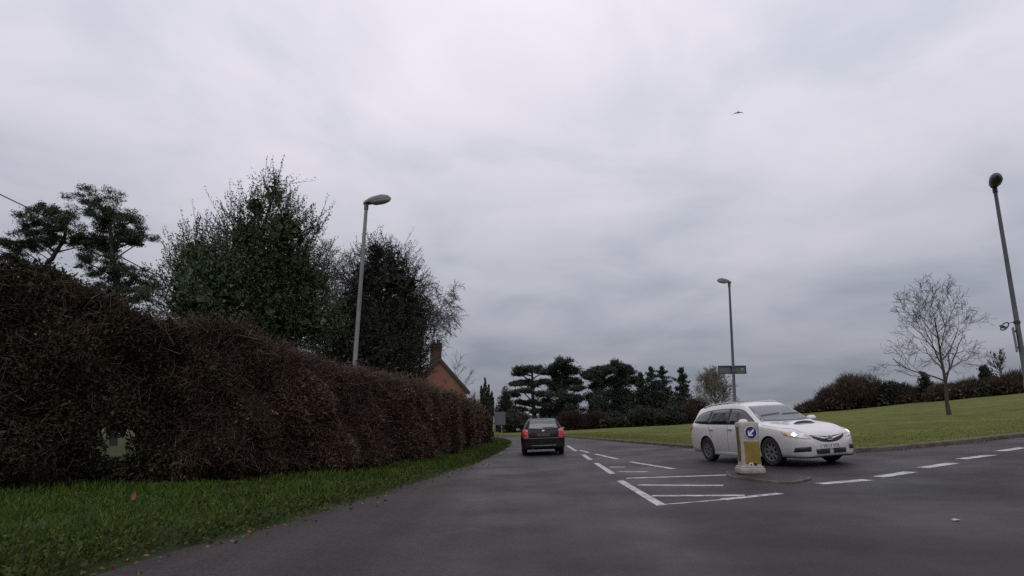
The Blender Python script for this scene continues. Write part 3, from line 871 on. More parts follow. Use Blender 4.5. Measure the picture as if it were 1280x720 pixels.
def pine_tree(name, label, loc, spine, pads, Y, lm, seed, trunk_r, needle=.16, per=70, bark='bark', dens=1.0, group=None, flat=.42, tip=.3, grow_=1.0):
    """bare limbs that carry flat pads of needles"""
    r = np.random.default_rng(seed); root = thing(name, label, 'tree', loc, 0, group); loc = np.array(loc, float)
    tb, cb = MB(), MB()
    ax = catmull([PY(px, py, Y) - loc if py is not None else np.array([0, 0, -.3]) for px, py in spine], 6)
    tb.tube(ax, np.linspace(trunk_r, trunk_r * tip, len(ax)), 8)
    for q in pads:
        px, py, rp = q[:3]; fl = q[3] if len(q) > 3 else flat
        rm = rp / pxm(Y) * grow_; c = PY(px, py, Y) - loc + np.array([0, r.normal(0, rm * .8), 0])
        z = c[2] - .55 * np.hypot(c[0] - np.interp(c[2], ax[:, 2], ax[:, 0]), c[1]) - .2
        a = np.array([np.interp(z, ax[:, 2], ax[:, k]) for k in range(3)])
        m = a * .45 + c * .55 + np.array([0, 0, -.12 * rm]) + r.normal(0, .12 * rm, 3)
        br = catmull([a, m, c - (0, 0, rm * fl * .5)], 5); tb.tube(br, np.linspace(trunk_r * .28, trunk_r * .1, len(br)), 5)
        nc = 10; cu = r.normal(size=(nc, 3)); cu /= np.linalg.norm(cu, axis=1)[:, None]
        cc = c + cu * np.array([rm, rm, rm * fl]) * r.uniform(.3, 1.15, (nc, 1))
        for q2 in cc:
            tb.tube(catmull([c - (0, 0, rm * fl * .5), (c + q2) / 2 - (0, 0, .1 * rm), q2], 3), np.linspace(trunk_r * .1, trunk_r * .03, 7), 3, cap=False)
            n = max(8, int(per * dens * 2.6 / nc)); u = r.normal(size=(n, 3)); u /= np.linalg.norm(u, axis=1)[:, None]; u[:, 2] = np.where(u[:, 2] < 0, u[:, 2] * .4, u[:, 2])
            sr = rm * r.uniform(.22, .42); tu = q2 + u * np.array([sr, sr, sr * min(1, .12 + .95 * fl)]) * (.3 + .7 * r.random((n, 1)) ** .5)
            k = 14; pp = np.repeat(tu, k, 0) + r.normal(0, needle * .75, (n * k, 3)) * (1, 1, .35 + .4 * fl)
            cb.leaves(pp, needle, needle * .26, r, np.repeat(u * (1, 1, .3) + (0, 0, .5), k, 0), .8)
    tb.build('trunk', M[bark], root, smooth=True)
    cb.build('crown', lm, root)
    return root

Y = 36
pine_tree('scots_pine', 'leftmost pine with a spreading open crown on crooked bare limbs, beyond the dark hedge', base_at(52, Y),
    [(52, None), (58, 350), (66, 322), (80, 298), (84, 270)],
    [(62, 264, 16), (76, 270, 19), (52, 278, 16), (92, 284, 15), (36, 288, 16), (20, 300, 15), (6, 308, 13), (44, 298, 12), (100, 298, 14), (72, 288, 13), (84, 300, 12), (10, 320, 12), (30, 308, 10), (62, 302, 9)],
    Y, M['pine'], 51, .2, needle=.15, per=60, bark='barkdark', flat=.62, grow_=1.22)
pine_tree('scots_pine', 'taller upright pine with clumped crown standing left of the pointed evergreen', base_at(146, Y),
    [(146, None), (146, 360), (141, 330), (140, 300), (132, 272), (122, 252)],
    [(120, 252, 18), (136, 260, 20), (152, 268, 18), (120, 270, 20), (164, 280, 16), (143, 284, 20), (172, 292, 13), (177, 303, 9), (116, 288, 18), (106, 302, 14), (130, 298, 16), (152, 300, 12), (136, 274, 16), (124, 308, 12),
     (150, 332, 16), (165, 340, 14), (172, 354, 13), (150, 350, 18), (130, 344, 14), (118, 328, 11), (178, 366, 12), (160, 368, 18), (140, 366, 16)],
    Y, M['pine'], 52, .22, needle=.15, per=64, bark='barkdark', flat=.66, grow_=1.22)

# distant trees across the field --------------------------------------------------
Y = 112.0
pine_tree('cedar_tree', 'flat topped cedar with layered open branches above the dark car', base_at(668, Y),
    [(668, None), (668, 520), (666, 495), (665, 462)],
    [(655, 462, 12, .2), (668, 459, 14, .22), (680, 464, 10, .2), (650, 467, 8, .15), (655, 477, 12, .16), (678, 477, 10, .16), (645, 480, 8, .14), (668, 481, 8, .2), (653, 490, 12, .16), (678, 492, 11, .16),
     (642, 494, 7, .15), (660, 503, 13, .18), (679, 505, 10, .18), (648, 511, 10, .2), (672, 514, 10, .2)], Y, M['cedar'], 61, .55, needle=.5, per=46, bark='barkdark', dens=1)
pine_tree('cedar_tree', 'dark cedar with a rounded top and sweeping right hand limbs, right above the dark car', base_at(703, Y),
    [(703, None), (703, 520), (701, 490), (705, 456)],
    [(706, 455, 11, .5), (696, 460, 11, .45), (712, 463, 10, .5), (690, 466, 8, .4), (700, 472, 13, .5), (716, 476, 9, .4), (722, 486, 6, .4), (694, 482, 12, .45), (706, 490, 16, .6), (718, 498, 9, .6),
     (690, 496, 14, .6), (700, 506, 18, .7), (716, 512, 12, .7), (688, 514, 16, .7), (703, 524, 20, .6)], Y, M['cedar'], 62, .6, needle=.5, per=60, bark='barkdark')
pine_tree('cedar_tree', 'narrower cedar with a drooping left edge, third from the left of the cedars', base_at(747, Y),
    [(747, None), (747, 520), (747, 490), (746, 464)],
    [(748, 463, 9, .5), (738, 467, 8, .4), (755, 466, 8, .5), (746, 474, 11, .5), (736, 471, 5, .4), (746, 485, 11, .7), (750, 497, 12, .8), (743, 500, 11, .8), (748, 512, 14, .8), (746, 524, 15, .7)],
    Y, M['cedar'], 63, .5, needle=.5, per=62, bark='barkdark')
pine_tree('cedar_tree', 'broadest cedar with a domed top, last of the row before the pointed conifers', base_at(776, Y),
    [(776, None), (776, 520), (776, 490), (774, 460)],
    [(772, 457, 11, .55), (784, 463, 9, .5), (764, 463, 9, .5), (776, 470, 15, .6), (788, 476, 8, .5), (766, 478, 10, .6), (780, 488, 16, .7), (768, 495, 12, .8), (785, 502, 14, .8), (772, 512, 16, .8), (786, 520, 16, .7)],
    Y, M['cedar'], 64, .55, needle=.5, per=66, bark='barkdark')

def spruce(name, label, px, top, hw, Y, seed, lm='spruce', tiers=12, group=None, low=.06, per=46, cat='tree'):
    r = np.random.default_rng(seed); loc = base_at(px, Y); root = thing(name, label, cat, loc, 0, group)
    h = PY(px, top, Y)[2] - loc[2]; w = hw / pxm(Y)
    tb, cb = MB(), MB(); tb.tube([(0, 0, -.3), (0, 0, h * .5), (0, 0, h)], [.28, .15, .02], 7)
    for i in range(tiers):
        f = i / (tiers - 1); z = h * (low + (1 - low) * f ** .9); R = w * (1 - f) ** .8 * r.uniform(.62, 1.2) + .15
        nb = 9 if f < .7 else 6
        for j in range(nb):
            a = j * 2 * math.pi / nb + r.uniform(-.3, .3); z = max(.3, h * (low + (1 - low) * f ** .9) + r.normal(0, .35) * (f < .95)); rr = R * r.uniform(.5, 1.25)
            e = np.array([rr * math.cos(a), rr * math.sin(a), z - rr * .12 + r.normal(0, .15)])
            m = np.array([e[0] * .5, e[1] * .5, z - rr * .14])
            if rr > .5: tb.tube([(0, 0, z), m, e + (0, 0, .12 * rr)], [.06, .035, .012], 3, cap=False)
            n = per; t = r.random(n) ** .7
            p = np.outer(1 - t, (0, 0, z)) + np.outer(t, e) + r.normal(0, .26, (n, 3)) * (1, 1, .8) * (.5 + .7 * (1 - f)); p[:, 2] -= .35 * t * (1 - t) * rr
            cb.leaves(p, .42, .17, r, np.tile(e / (rr + .01) * (1, 1, .2), (n, 1)), .8)
    tb.build('trunk', M['barkdark'], root, smooth=True); cb.build('crown', M[lm], root)
    return root
spruce('conifer_tree', 'small slender conifer at the left foot of the paired spruces', 803, 468, 20, 106, 71)
spruce('conifer_tree', 'tall ragged spruce, left one of the touching pair right of the cedars', 817, 461, 30, 104, 72)
spruce('conifer_tree', 'tall ragged spruce with bare leader, right one of the touching pair right of the cedars', 831, 460, 30, 106, 73)
spruce('conifer_tree', 'pointed dark spruce standing alone, left of the leafless round tree', 856, 462, 28, 100, 74)

def shrub(name, label, px, top, hw, Y, seed, lm, cat='bush', n=2600, leaf=.4, wd=.4, group=None, base_drop=.0, deep=1.0, spiky=.35):
    twiggy = lm in ('scrub', 'scrubred')
    r = np.random.default_rng(seed); loc = base_at(px, Y); root = thing(name, label, cat, loc, 0, group)
    h = PY(px, top, Y)[2] - loc[2]; w = hw / pxm(Y)
    # several overlapping lumps
    k = 7; lc = np.column_stack([r.uniform(-.6, .6, k) * w, r.uniform(-.5, .5, k) * w * deep, h * r.uniform(.3, .68, k)]); lr = np.column_stack([w * r.uniform(.38, .58, k), w * deep * r.uniform(.4, .6, k), h * r.uniform(.26, .36, k)])
    lc[0] = (0, 0, h * .64); lc[1] = (-.5 * w, 0, h * .35); lc[2] = (.5 * w, 0, h * .35)
    i = r.integers(0, k, n); u = r.normal(size=(n, 3)); u /= np.linalg.norm(u, axis=1)[:, None]
    p = lc[i] + u * lr[i] * (.3 + .7 * r.random((n, 1)) ** .4 + spiky * .35 * (r.random((n, 1)) < .15)); p[:, 2] = np.abs(p[:, 2])
    cb = MB()
    if twiggy:
        p2 = np.repeat(p, 3, 0) + r.normal(0, .25, (n * 3, 3)); p2[:, 2] = np.abs(p2[:, 2])
        cb.leaves(p2, 1.05, .05, r, np.repeat(u * (.8, .8, .3), 3, 0) + (0, 0, 1.1), .45)
        cb.leaves(p[::2], .3, .12, r)
    else:
        cb.leaves(p, leaf * .8, leaf * wd * .8, r, u + (0, 0, .6), .7); cb.leaves(p + r.normal(0, .2, p.shape), leaf * .7, leaf * wd * .7, r)
    q = lc[r.integers(0, k, n // 3)] + r.normal(0, .3, (n // 3, 3)) * (w * .55, w * .4 * deep, h * .32); q[:, 2] = np.clip(q[:, 2], .1, h * .8)
    cb.leaves(q, .6, .38, r)
    q = r.uniform(-1, 1, (n // 4, 3)) * (w * .95, w * .5 * deep, 0) + (0, 0, 0); q[:, 2] = h * .45 * r.random(n // 4); cb.leaves(q, .6, .4, r)
    cb.build('crown', M[lm] if isinstance(lm, str) else lm, root)
    tb = MB()
    for j in range(k):
        tb.tube(catmull([(0, 0, -.2), lc[j] * (.4, .4, .45), lc[j]], 3), np.linspace(.12, .03, 7), 5)
    for j in range(0, n, 60): tb.tube(np.array([lc[i[j]], p[j], p[j] + u[j] * leaf * .8 + (0, 0, leaf * .5)]), [.03, .018, .008], 3, cap=False)
    tb.build('trunk', M['bark'], root)
    return root
shrub('evergreen_tree', 'dark rounded evergreen left of the flat topped cedar', 632, 478, 14, 100, 81, 'yew', 'tree', 3200, .4)
shrub('evergreen_tree', 'low dark evergreen at the foot of the flat topped cedar', 645, 508, 18, 96, 82, 'yew', 'tree', 2600, .4)
shrub('hedgerow_bush', 'red brown boundary bush behind the right side of the dark car', 718, 516, 24, 95, 83, 'scrubred', n=3000, leaf=.34, wd=.22)
shrub('hedgerow_bush', 'red brown boundary bush between the second and third cedars', 742, 517, 20, 94, 84, 'scrubred', n=2600, leaf=.34, wd=.22)
shrub('hedgerow_bush', 'dark undergrowth at the foot of the domed cedar', 770, 514, 22, 92, 85, 'scrubdark', n=2600)
shrub('hedgerow_bush', 'dark undergrowth at the foot of the paired spruces', 803, 508, 24, 90, 86, 'scrubdark', n=2600)
shrub('hedgerow_bush', 'dark undergrowth at the foot of the lone pointed spruce', 842, 505, 24, 88, 87, 'scrubdark', n=2600)
shrub('hedgerow_bush', 'brown leafless bush under the left side of the pale round tree', 872, 498, 20, 88, 88, 'scrub', n=2200, leaf=.32, wd=.2)
shrub('hedgerow_bush', 'brown leafless bush behind the roof of the white estate car', 920, 505, 34, 92, 89, 'scrub', n=2600, leaf=.32, wd=.2)
shrub('evergreen_tree', 'dark evergreen filling the space behind the right hand side of the rounded cedar', 706, 492, 18, 118, 141, 'yew', 'tree', 3600, .45)
shrub('evergreen_tree', 'dark evergreen standing behind the narrow cedar with the drooping edge', 748, 484, 13, 118, 142, 'yew', 'tree', 3400, .45)
shrub('evergreen_tree', 'dark evergreen standing behind the domed cedar', 779, 480, 17, 118, 143, 'yew', 'tree', 3600, .45)
shrub('evergreen_tree', 'dark evergreen standing behind the paired spruces', 822, 484, 30, 116, 144, 'yew', 'tree', 3600, .45)
bare_tree('round_bare_tree', 'pale leafless round headed tree behind the mid distance lamp post', base_at(897, 86), 6.1, 1.0, .30, 91, spread=.78, kids=(5, 7), maxl=4, minr=.02, nlimb=12, limb=.58, tm='barkpale', cm='barkpale', rise=1.2)

# cypress by the hedge end
def cypress():
    Y = 76.0; r = np.random.default_rng(95); loc = base_at(608, Y); root = thing('cypress_tree', 'dark upright cypress with spiky spires past the hedge end', 'tree', loc); k = pxm(Y)
    tb, cb = MB(), MB(); tb.tube([(0, 0, -.2), (0, 0, 2.5)], [.2, .14], 7)
    for px, top, w in ((606, 472, 2.6), (601, 482, 2.4), (611, 481, 2.6), (615, 490, 2.6), (604, 486, 3.2), (609, 488, 3.4), (602, 494, 3), (613, 496, 3.4), (617, 498, 2)):
        t = PY(px, top, Y) - np.array(loc); n = 420; f = r.random(n) ** .9
        rr = (w / k) * (.25 + 1.5 * np.sin(np.clip((1 - f) * 1.9, 0, math.pi * .5)) ) * r.random(n) ** .4; a = r.uniform(0, 6.283, n); by = r.normal(0, .4)
        zz = 1.6 + (t[2] - 1.6) * f
        p = np.column_stack([t[0] * (.55 + .45 * f) + rr * np.cos(a), by + rr * np.sin(a), zz])
        cb.leaves(p, .32, .13, r, np.tile([0, 0, 1], (n, 1)), .4)
        tb.tube([(0, 0, 1.2), (t[0] * .6, by, t[2] * .5), (t[0], by, t[2] - .3)], [.08, .05, .012], 4)
    tb.build('trunk', M['barkdark'], root); cb.build('crown', M['yew'], root)
cypress()
shrub('scrub_bush', 'low grey brown leafless bush between the brick house and the upright cypress', 592, 498, 9, 62, 96, 'scrub', n=900, leaf=.3, wd=.12, spiky=1.0)
shrub('scrub_bush', 'dark low bush behind the grey two post sign', 640, 514, 16, 88, 97, 'scrubdark', n=1500)
bare_tree('sapling_tree', 'small leafless tree beside the roof slope of the brick house', base_at(571, 52), 6.6, 1.6, .07, 98, spread=.55, kids=(3, 4), maxl=3, minr=.012, nlimb=8, limb=.36, rise=1.2)

# bare tree on the grass at the right
tb_ = G(1187, 522)
ft_ = bare_tree('field_tree', 'leafless young tree standing alone on the grass at the right', (tb_[0], tb_[1], float(ground_z(tb_[0], tb_[1])[0])), (PY(1192, 352, tb_[1])[2] - tb_[2]) * .92, 1.75, .12, 118, spread=.66, kids=(4, 5), maxl=4, minr=.008, nlimb=14, limb=.40, rise=.75, tm='bark', cm='bark', up=.10)
ft_.rotation_euler = (0, 0, .6)

# tree line beyond the field on the right
def trl(px, Y): return Y
shrub('treeline_tree', 'low brown scrub at the left end of the far tree line, above the white bonnet', 1022, 502, 24, 100, 121, 'scrub', 'tree', 2400, .4, .2)
shrub('treeline_tree', 'tallest red brown round leafless tree in the far tree line', 1070, 466, 36, 98, 122, 'scrub', 'tree', 5200, .42, .2, spiky=.9)
shrub('treeline_tree', 'brown leafless tree left of the tallest round one in the far tree line', 1045, 484, 22, 100, 123, 'scrub', 'tree', 3000, .42, .2, spiky=.8)
shrub('treeline_tree', 'dark evergreen tree right of the round brown one in the far tree line', 1122, 476, 28, 96, 124, 'scrubdark', 'tree', 3600, .45)
shrub('treeline_tree', 'brown tree behind the left branches of the lone field tree', 1150, 484, 22, 94, 125, 'scrub', 'tree', 2600, .42, .2)
spruce('treeline_conifer', 'dark small conifer behind the trunk of the lone field tree', 1164, 468, 12, 92, 126, tiers=10, per=40)
shrub('treeline_tree', 'brown scrubby tree right behind the lone field tree trunk', 1190, 480, 24, 88, 127, 'scrub', 'tree', 2800, .4, .2)
shrub('treeline_tree', 'brown thicket right of the lone field tree', 1222, 474, 26, 84, 128, 'scrub', 'tree', 3000, .4, .2)
spruce('treeline_conifer', 'dark conifer near the right edge of the far tree line', 1242, 460, 9, 84, 129, tiers=10, per=40)
shrub('treeline_tree', 'dark bush left of the right hand lamp post in the far tree line', 1252, 470, 20, 80, 130, 'scrubdark', 'tree', 2600, .4)
shrub('treeline_tree', 'brown thicket at the right picture edge of the far tree line', 1285, 464, 30, 78, 131, 'scrub', 'tree', 3000, .4, .2)
bare_tree('treeline_bare_tree', 'thin leafless tree poking above the right end of the far tree line', base_at(1262, 82), 5.4, 2.0, .13, 132, spread=.45, kids=(4, 5), maxl=3, minr=.03, nlimb=8, limb=.33, cm='bark', rise=1.6)

# ------------------------------------------------------------------ house
def house():
    Y = 50.0; apex = PY(549, 449, Y); eave = PY(584, 488, Y); chim = PY(547, 430, Y)
    gz = float(ground_z(apex[0], Y)[0]); x0 = apex[0]; hw = eave[0] - apex[0]; ez = eave[2] - gz; az = apex[2] - gz
    root = thing('brick_house', 'red brick cottage gable with a chimney behind the far end of the hedge', 'house', (x0, Y, gz), rad(15))
    D = 7.5
    w = MB()
    prof = [(-hw, -.3), (hw, -.3), (hw, ez), (0, az), (-hw, ez)]
    v = [(x, 0, z) for x, z in prof] + [(x, D, z) for x, z in prof]
    w.add(v, [(0, 1, 2, 3, 4), (9, 8, 7, 6, 5), (1, 6, 7, 2), (5, 0, 4, 9), (0, 5, 6, 1)])
    w.build('wall', M['brick'], root)
    rf = MB(); ov = .22; th = .14
    sl = (az - ez) / hw
    for sgn in (-1, 1):
        a = np.array([0, 0, az + .02]); b = np.array([sgn * (hw + ov), 0, ez - ov * sl + .02])
        nrm = np.array([sgn * sl, 0, 1]); nrm /= np.linalg.norm(nrm)
        vv = []
        for yy in (-.10, D + .1):
            for p in (a, b, b + nrm * th, a + nrm * th): vv.append(p + np.array([0, yy, 0]))
        rf.add(vv, [(0, 1, 2, 3), (7, 6, 5, 4), (0, 4, 5, 1), (1, 5, 6, 2), (2, 6, 7, 3), (3, 7, 4, 0)])
    ro = rf.build('roof', M['tile'], root)
    bb = MB()
    for sgn in (-1, 1):
        a = np.array([0, -.135, az - .06]); b = np.array([sgn * (hw + ov), -.135, ez - ov * sl - .06])
        vv = [p + np.array([0, yy, dz]) for yy in (0, .03) for p, dz in ((a, -.12), (b, -.12), (b, .16), (a, .16))]
        bb.add(vv, [(0, 1, 2, 3), (7, 6, 5, 4), (0, 4, 5, 1), (1, 5, 6, 2), (2, 6, 7, 3), (3, 7, 4, 0)])
    bb.build('bargeboard', M['wood'], root)
    c = MB(); ct = chim[2] - gz; cx = chim[0] - x0 - .05
    c.box((cx, .5, (az - 1 + ct) / 2), (.85, .7, ct - az + 1)); c.box((cx, .5, ct - .2), (.98, .83, .12)); c.box((cx, .5, ct + .02), (.93, .78, .1))
    ch = c.build('chimney', M['sootbrick'], ro)
    for k in (-.2, .2):
        p = MB(); p.lathe([(.12, ct + .05), (.10, ct + .32), (.13, ct + .33), (.13, ct + .38), (.08, ct + .38), (.08, ct + .1)], 10, Matrix.Translation((cx + k, .5, 0))); p.build('chimney_pot', M['tile'], ro)
    # gable window
    wf = MB(); wf.box((.15, -.03, 2.0), (1.1, .08, 1.15)); win = wf.build('window', M['white'], root)
    for sx in (-.25, .25):
        gl = MB(); gl.box((.15 + sx, -.078, 2.0), (.42, .012, .98)); gl.build('pane', M['glass'], win)
house()

# ------------------------------------------------------------------ street lamps
def lantern(mb_c, mb_b, base, dirv, ln, w, h, tilt=.12):
    """teardrop lantern: base = spigot end, dirv = horizontal direction of the head"""
    d = np.array([dirv[0], dirv[1], tilt]); d /= np.linalg.norm(d); s = np.cross(d, (0, 0, 1)); s /= np.linalg.norm(s); u = np.cross(s, d)
    st = np.linspace(0, 1, 13); W = np.interp(st, [0, .08, .3, .65, .9, 1], [.30, .52, .9, 1, .72, .12]) * w / 2
    Hh = np.interp(st, [0, .08, .35, .7, .92, 1], [.45, .62, .95, 1, .6, .12]) * h * .62
    Hb = np.interp(st, [0, .3, .35, .7, .92, 1], [.25, .25, .8, 1, .7, .1]) * h * .38
    ang = np.linspace(0, math.pi, 11)
    top = np.array([[base + d * t * ln + s * a * math.cos(q) + u * b * math.sin(q) for q in ang] for t, a, b in zip(st, W, Hh)])
    mb_c.grid(top)
    bot = np.array([[base + d * t * ln + s * a * .94 * math.cos(q) - u * b * math.sin(q) for q in ang] for t, a, b in zip(st, W, Hb)])
    mb_b.grid(bot[3:, ::-1]); mb_c.grid(bot[:4, ::-1])

def lamp_post(name, label, base, top, dirv, ln, w, h, pm, r0=.075, bowl='bowl', can='canopy'):
    root = thing(name, label, 'street lamp', tuple(base)); base, top = np.array(base), np.array(top); t = top - base
    p = MB(); n = t / np.linalg.norm(t)
    p.tube([n * 0 + (0, 0, -.2), n * 1.5], [r0 * 1.35, r0 * 1.35], 14); p.tube([n * 1.5, n * 1.6, t * .6, t], [r0 * 1.35, r0, r0 * .85, r0 * .7], 14)
    p.build('pole', pm, root, smooth=40)
    d = MB(); d.box(n * .85 + np.array([0, -r0 * 1.32, 0]), (.10, .03, .5), bev=.006); d.build('access_door', pm, root)
    hd = np.array([dirv[0], dirv[1], 0.0]); hd /= np.linalg.norm(hd)
    c, b = MB(), MB()
    c.tube([t - n * .15, t + n * .1], [r0 * .95, r0 * .95], 12)
    lantern(c, b, t + n * .06 - hd * .1, hd, ln, w, h)
    cn = c.build('lantern', M[can], root, smooth=50); b.build('bowl', M[bowl], cn, smooth=True)
    return root
def pole_ends(pt, pb, Y, lean_y=0):
    a, b = PY(*pt, Y), PY(*pb, Y); d = b - a
    x = a + d * 1.0
    z0 = g(b[0], Y)
    t = (z0 + .05 - a[2]) / d[2]
    return a + d * t, a
b_, t_ = pole_ends((458, 257), (444, 446), 20.6)
lamp_post('street_lamp', 'near galvanised street lamp rising out of the left hedge', b_, t_, (1, -.25), 1.05, .42, .36, M['steel'], .085)
b2, t2 = pole_ends((911.5, 355), (918.5, 500), 31.0)
b2[2] = ground_z(b2[0], b2[1])[0]
mid_lamp = lamp_post('street_lamp', 'mid distance street lamp behind the white estate car, carrying a dark board', b2, t2, (-1, -.25), .8, .32, .28, M['steeldark'], .075)
b3, t3 = pole_ends((1243.5, 236), (1279, 450), 20.5)
b3[2] = ground_z(b3[0], b3[1])[0]
lamp_post('street_lamp', 'tall street lamp at the right picture edge, seen from under its head', b3, t3, (-.5, -.8), 1.0, .40, .42, M['steeldark'], .08, 'bowldark', 'signdark')

def on_pole(b, t, z): return b + (t - b) * ((z - b[2]) / (t[2] - b[2]))
# dark board on the middle lamp post
zc = PY(916, 462, 31)[2]; c = on_pole(b2, t2, zc); bw = 33 / pxm(31); bh = 10 / pxm(31)
root = thing('sign_board', 'dark rectangular board with a yellow green lens strapped to the middle lamp post', 'sign', tuple(c), rad(-4))
m_ = MB(); m_.box((-.03, .13, 0), (bw, .05, bh), bev=.006); m_.build('panel', M['signgrey'], root)
m_ = MB(); m_.box((-.03, .10, bh / 2 - .02), (bw + .04, .06, .05)); m_.box((-.03, .10, -bh / 2 + .02), (bw + .04, .06, .05))
for sx in (-1, 1): m_.box((-.03 + sx * (bw / 2), .1, 0), (.04, .055, bh - .1))
m_.build('frame', M['signdark'], root)
m_ = MB(); m_.lathe([(0, -.012), (.055, -.012), (.065, 0), (.065, .02)], 18, Matrix.Translation((bw / 2 - .2, .098, .02)) @ Matrix.Rotation(math.pi / 2, 4, 'X') @ Matrix.Scale(-1, 4, (0, 0, 1))); m_.build('lens', M['sign_lens'], root, smooth=40)
for dz in (-.12, .12):
    m_ = MB(); m_.tube([(-.11, .09, dz), (-.085, -.07, dz), (.0, -.095, dz), (.085, -.07, dz), (.11, .09, dz)], .014, 5)
    m_.build('strap', M['steeldark'], root)

# sign light and sign plate on the right post
zc = PY(1272, 403, 20.5)[2]; c = on_pole(b3, t3, zc)
root = thing('sign_light', 'small looped sign lantern on a thin arm from the right edge lamp post', 'lantern', tuple(c))
m_ = MB(); arm = catmull([(-.06, 0, 0), (-.2, -.01, -.01), (-.34, -.02, -.04)], 5); m_.tube(arm, .012, 7); m_.lathe([(.10, -.05), (.10, .05)], 12, Matrix.Identity(4)); m_.build('arm', M['signdark'], root)
m_ = MB(); k = 20; th = np.linspace(0, 2 * math.pi, k + 1)
loop = np.stack([-.46 + .15 * np.cos(th), -.02 + 0 * th, -.14 + .10 * np.sin(th) + .09 * np.cos(th) * 1.0], 1); m_.tube(loop, .02, 7, cap=False); m_.build('hood_rim', M['signdark'], root)
m_ = MB(); m_.lathe([(.0, .05), (.07, .04), (.10, 0), (.11, -.03)], 14, Matrix.Translation((-.46, .03, -.13)) @ Matrix.Rotation(rad(38), 4, 'Y')); m_.build('lens', M['bowl'], root, smooth=True)
zc = PY(1274, 424, 20.5)[2]; c = on_pole(b3, t3, zc); hh = 31 / pxm(20.5)
root = thing('sign_plate', 'narrow lilac grey sign plate seen edge on at the right edge lamp post', 'sign', tuple(c), rad(57))
m_ = MB(); m_.box((0, .13, 0), (.36, .03, hh), bev=.01); m_.build('panel', M['lilac'], root)
for sg in (-1, 1):
    m_ = MB(); m_.box((0, .09, sg * hh * .33), (.2, .05, .05)); m_.build('bracket', M['signdark'], root)

# grey two-post sign at the far bend
Y = 70.0; c = base_at(625, Y); k = pxm(Y)
root = thing('road_sign', 'grey two post road sign past the end of the hedge, seen from behind', 'sign', c)
z0, z1 = PY(625, 531, Y)[2] - c[2], PY(625, 515, Y)[2] - c[2]
m_ = MB(); m_.box((0, 0, (z0 + z1) / 2), (13 / k, .04, z1 - z0), bev=.01); m_.build('panel', M['signgrey'], root)
for sx in (-.55, .2):
    m_ = MB(); m_.tube([(sx, .06, -.2), (sx, .06, z1 - .1)], .05, 8); m_.build('post', M['steel'], root)

# overhead cable
pts = [PY(-420, 45, 33.0), PY(0, 243, 39.0), PY(100, 294, 41), PY(215, 355, 44.0), PY(262, 379, 45.5)]
m_ = MB(); m_.tube(catmull(pts, 8), .04, 6)
tag(m_.build('overhead_cable', M['cable']), 'thin black overhead cable slanting down behind the pines at the left', 'cable')

# bird
p = PY(922.5, 141, 42)
root = thing('flying_bird', 'small dark bird gliding in the grey sky', 'bird', tuple(p), rad(70))
m_ = MB(); bd = np.array([(-.2, 0, 0), (-.1, 0, .01), (0, 0, .0), (.12, 0, .02), (.17, 0, .03), (.2, 0, .025)]); m_.tube(bd, [.012, .035, .05, .035, .028, .006], 10)
m_.add([(-.19, .02, 0), (-.19, -.02, 0), (-.30, -.05, .0), (-.30, .05, .0), (-.19, 0, .015)], [(0, 1, 4), (1, 2, 4), (2, 3, 4), (3, 0, 4), (0, 3, 2, 1)])
m_.build('body', M['feather'], root, smooth=True)
for sgn in (-1, 1):
    w = MB(); P = np.array([[(.07, .03, .01), (-.06, .03, .01)], [(.10, .18, .06 - .03), (-.05, .17, .05 - .03)], [(.03, .32, -.05), (-.08, .27, -.05)], [(-.07, .42, -.13), (-.10, .38, -.13)]]) * (1, sgn, 1)
    w.grid(P + (0, 0, .008)); w.grid((P - (0, 0, .004))[:, ::-1]); w.build('wing', M['feather'], root)

# bits of litter and the orange leaf
for (px, py), m, lab, nm, cat, s in (((1195, 651), 'litter', 'tiny white scrap of litter lying on the dark road at the right', 'litter_scrap', 'litter', .07),):
    p = G(px, py); m_ = MB(); m_.add(np.array([(-.6, -.3, 0), (.5, -.35, .1), (.6, .3, .02), (-.1, .1, .3), (-.5, .35, .05), (0, 0, -.02)]) * s, [(0, 1, 3), (1, 2, 3), (2, 4, 3), (4, 0, 3), (0, 4, 2, 1)])
    o = m_.build(nm, M[m]); o.location = p + (0, 0, .006); tag(o, lab, cat)
def dead_leaf():
    p = np.array([PY(165, 634, 9.0)[0], 9.0]); z = float(ground_z(p[0], p[1])[0]); r = np.random.default_rng(4)
    m_ = MB(); st = np.linspace(0, 1, 9)
    P = np.array([[(w * .5 * math.sin(math.pi * t) ** .7 * .16, .26 * t + .02 * abs(w), .14 * t * t + .05 * abs(w)) for w in (-1, -.5, 0, .5, 1)] for t in st])
    m_.grid(P); m_.grid((P + (0, 0, -.004))[:, ::-1]); m_.tube([(0, -.08, -.02), (0, 0, 0)], .005, 5)
    o = m_.build('curled_leaf', M['orange_leaf'], smooth=True); o.location = (p[0], p[1], z + .06); o.rotation_euler = (rad(35), 0, rad(30)); o.scale = (.42, .5, .5)
    tag(o, 'curled orange dead leaf caught in the verge grass at the left', 'leaf')
dead_leaf()

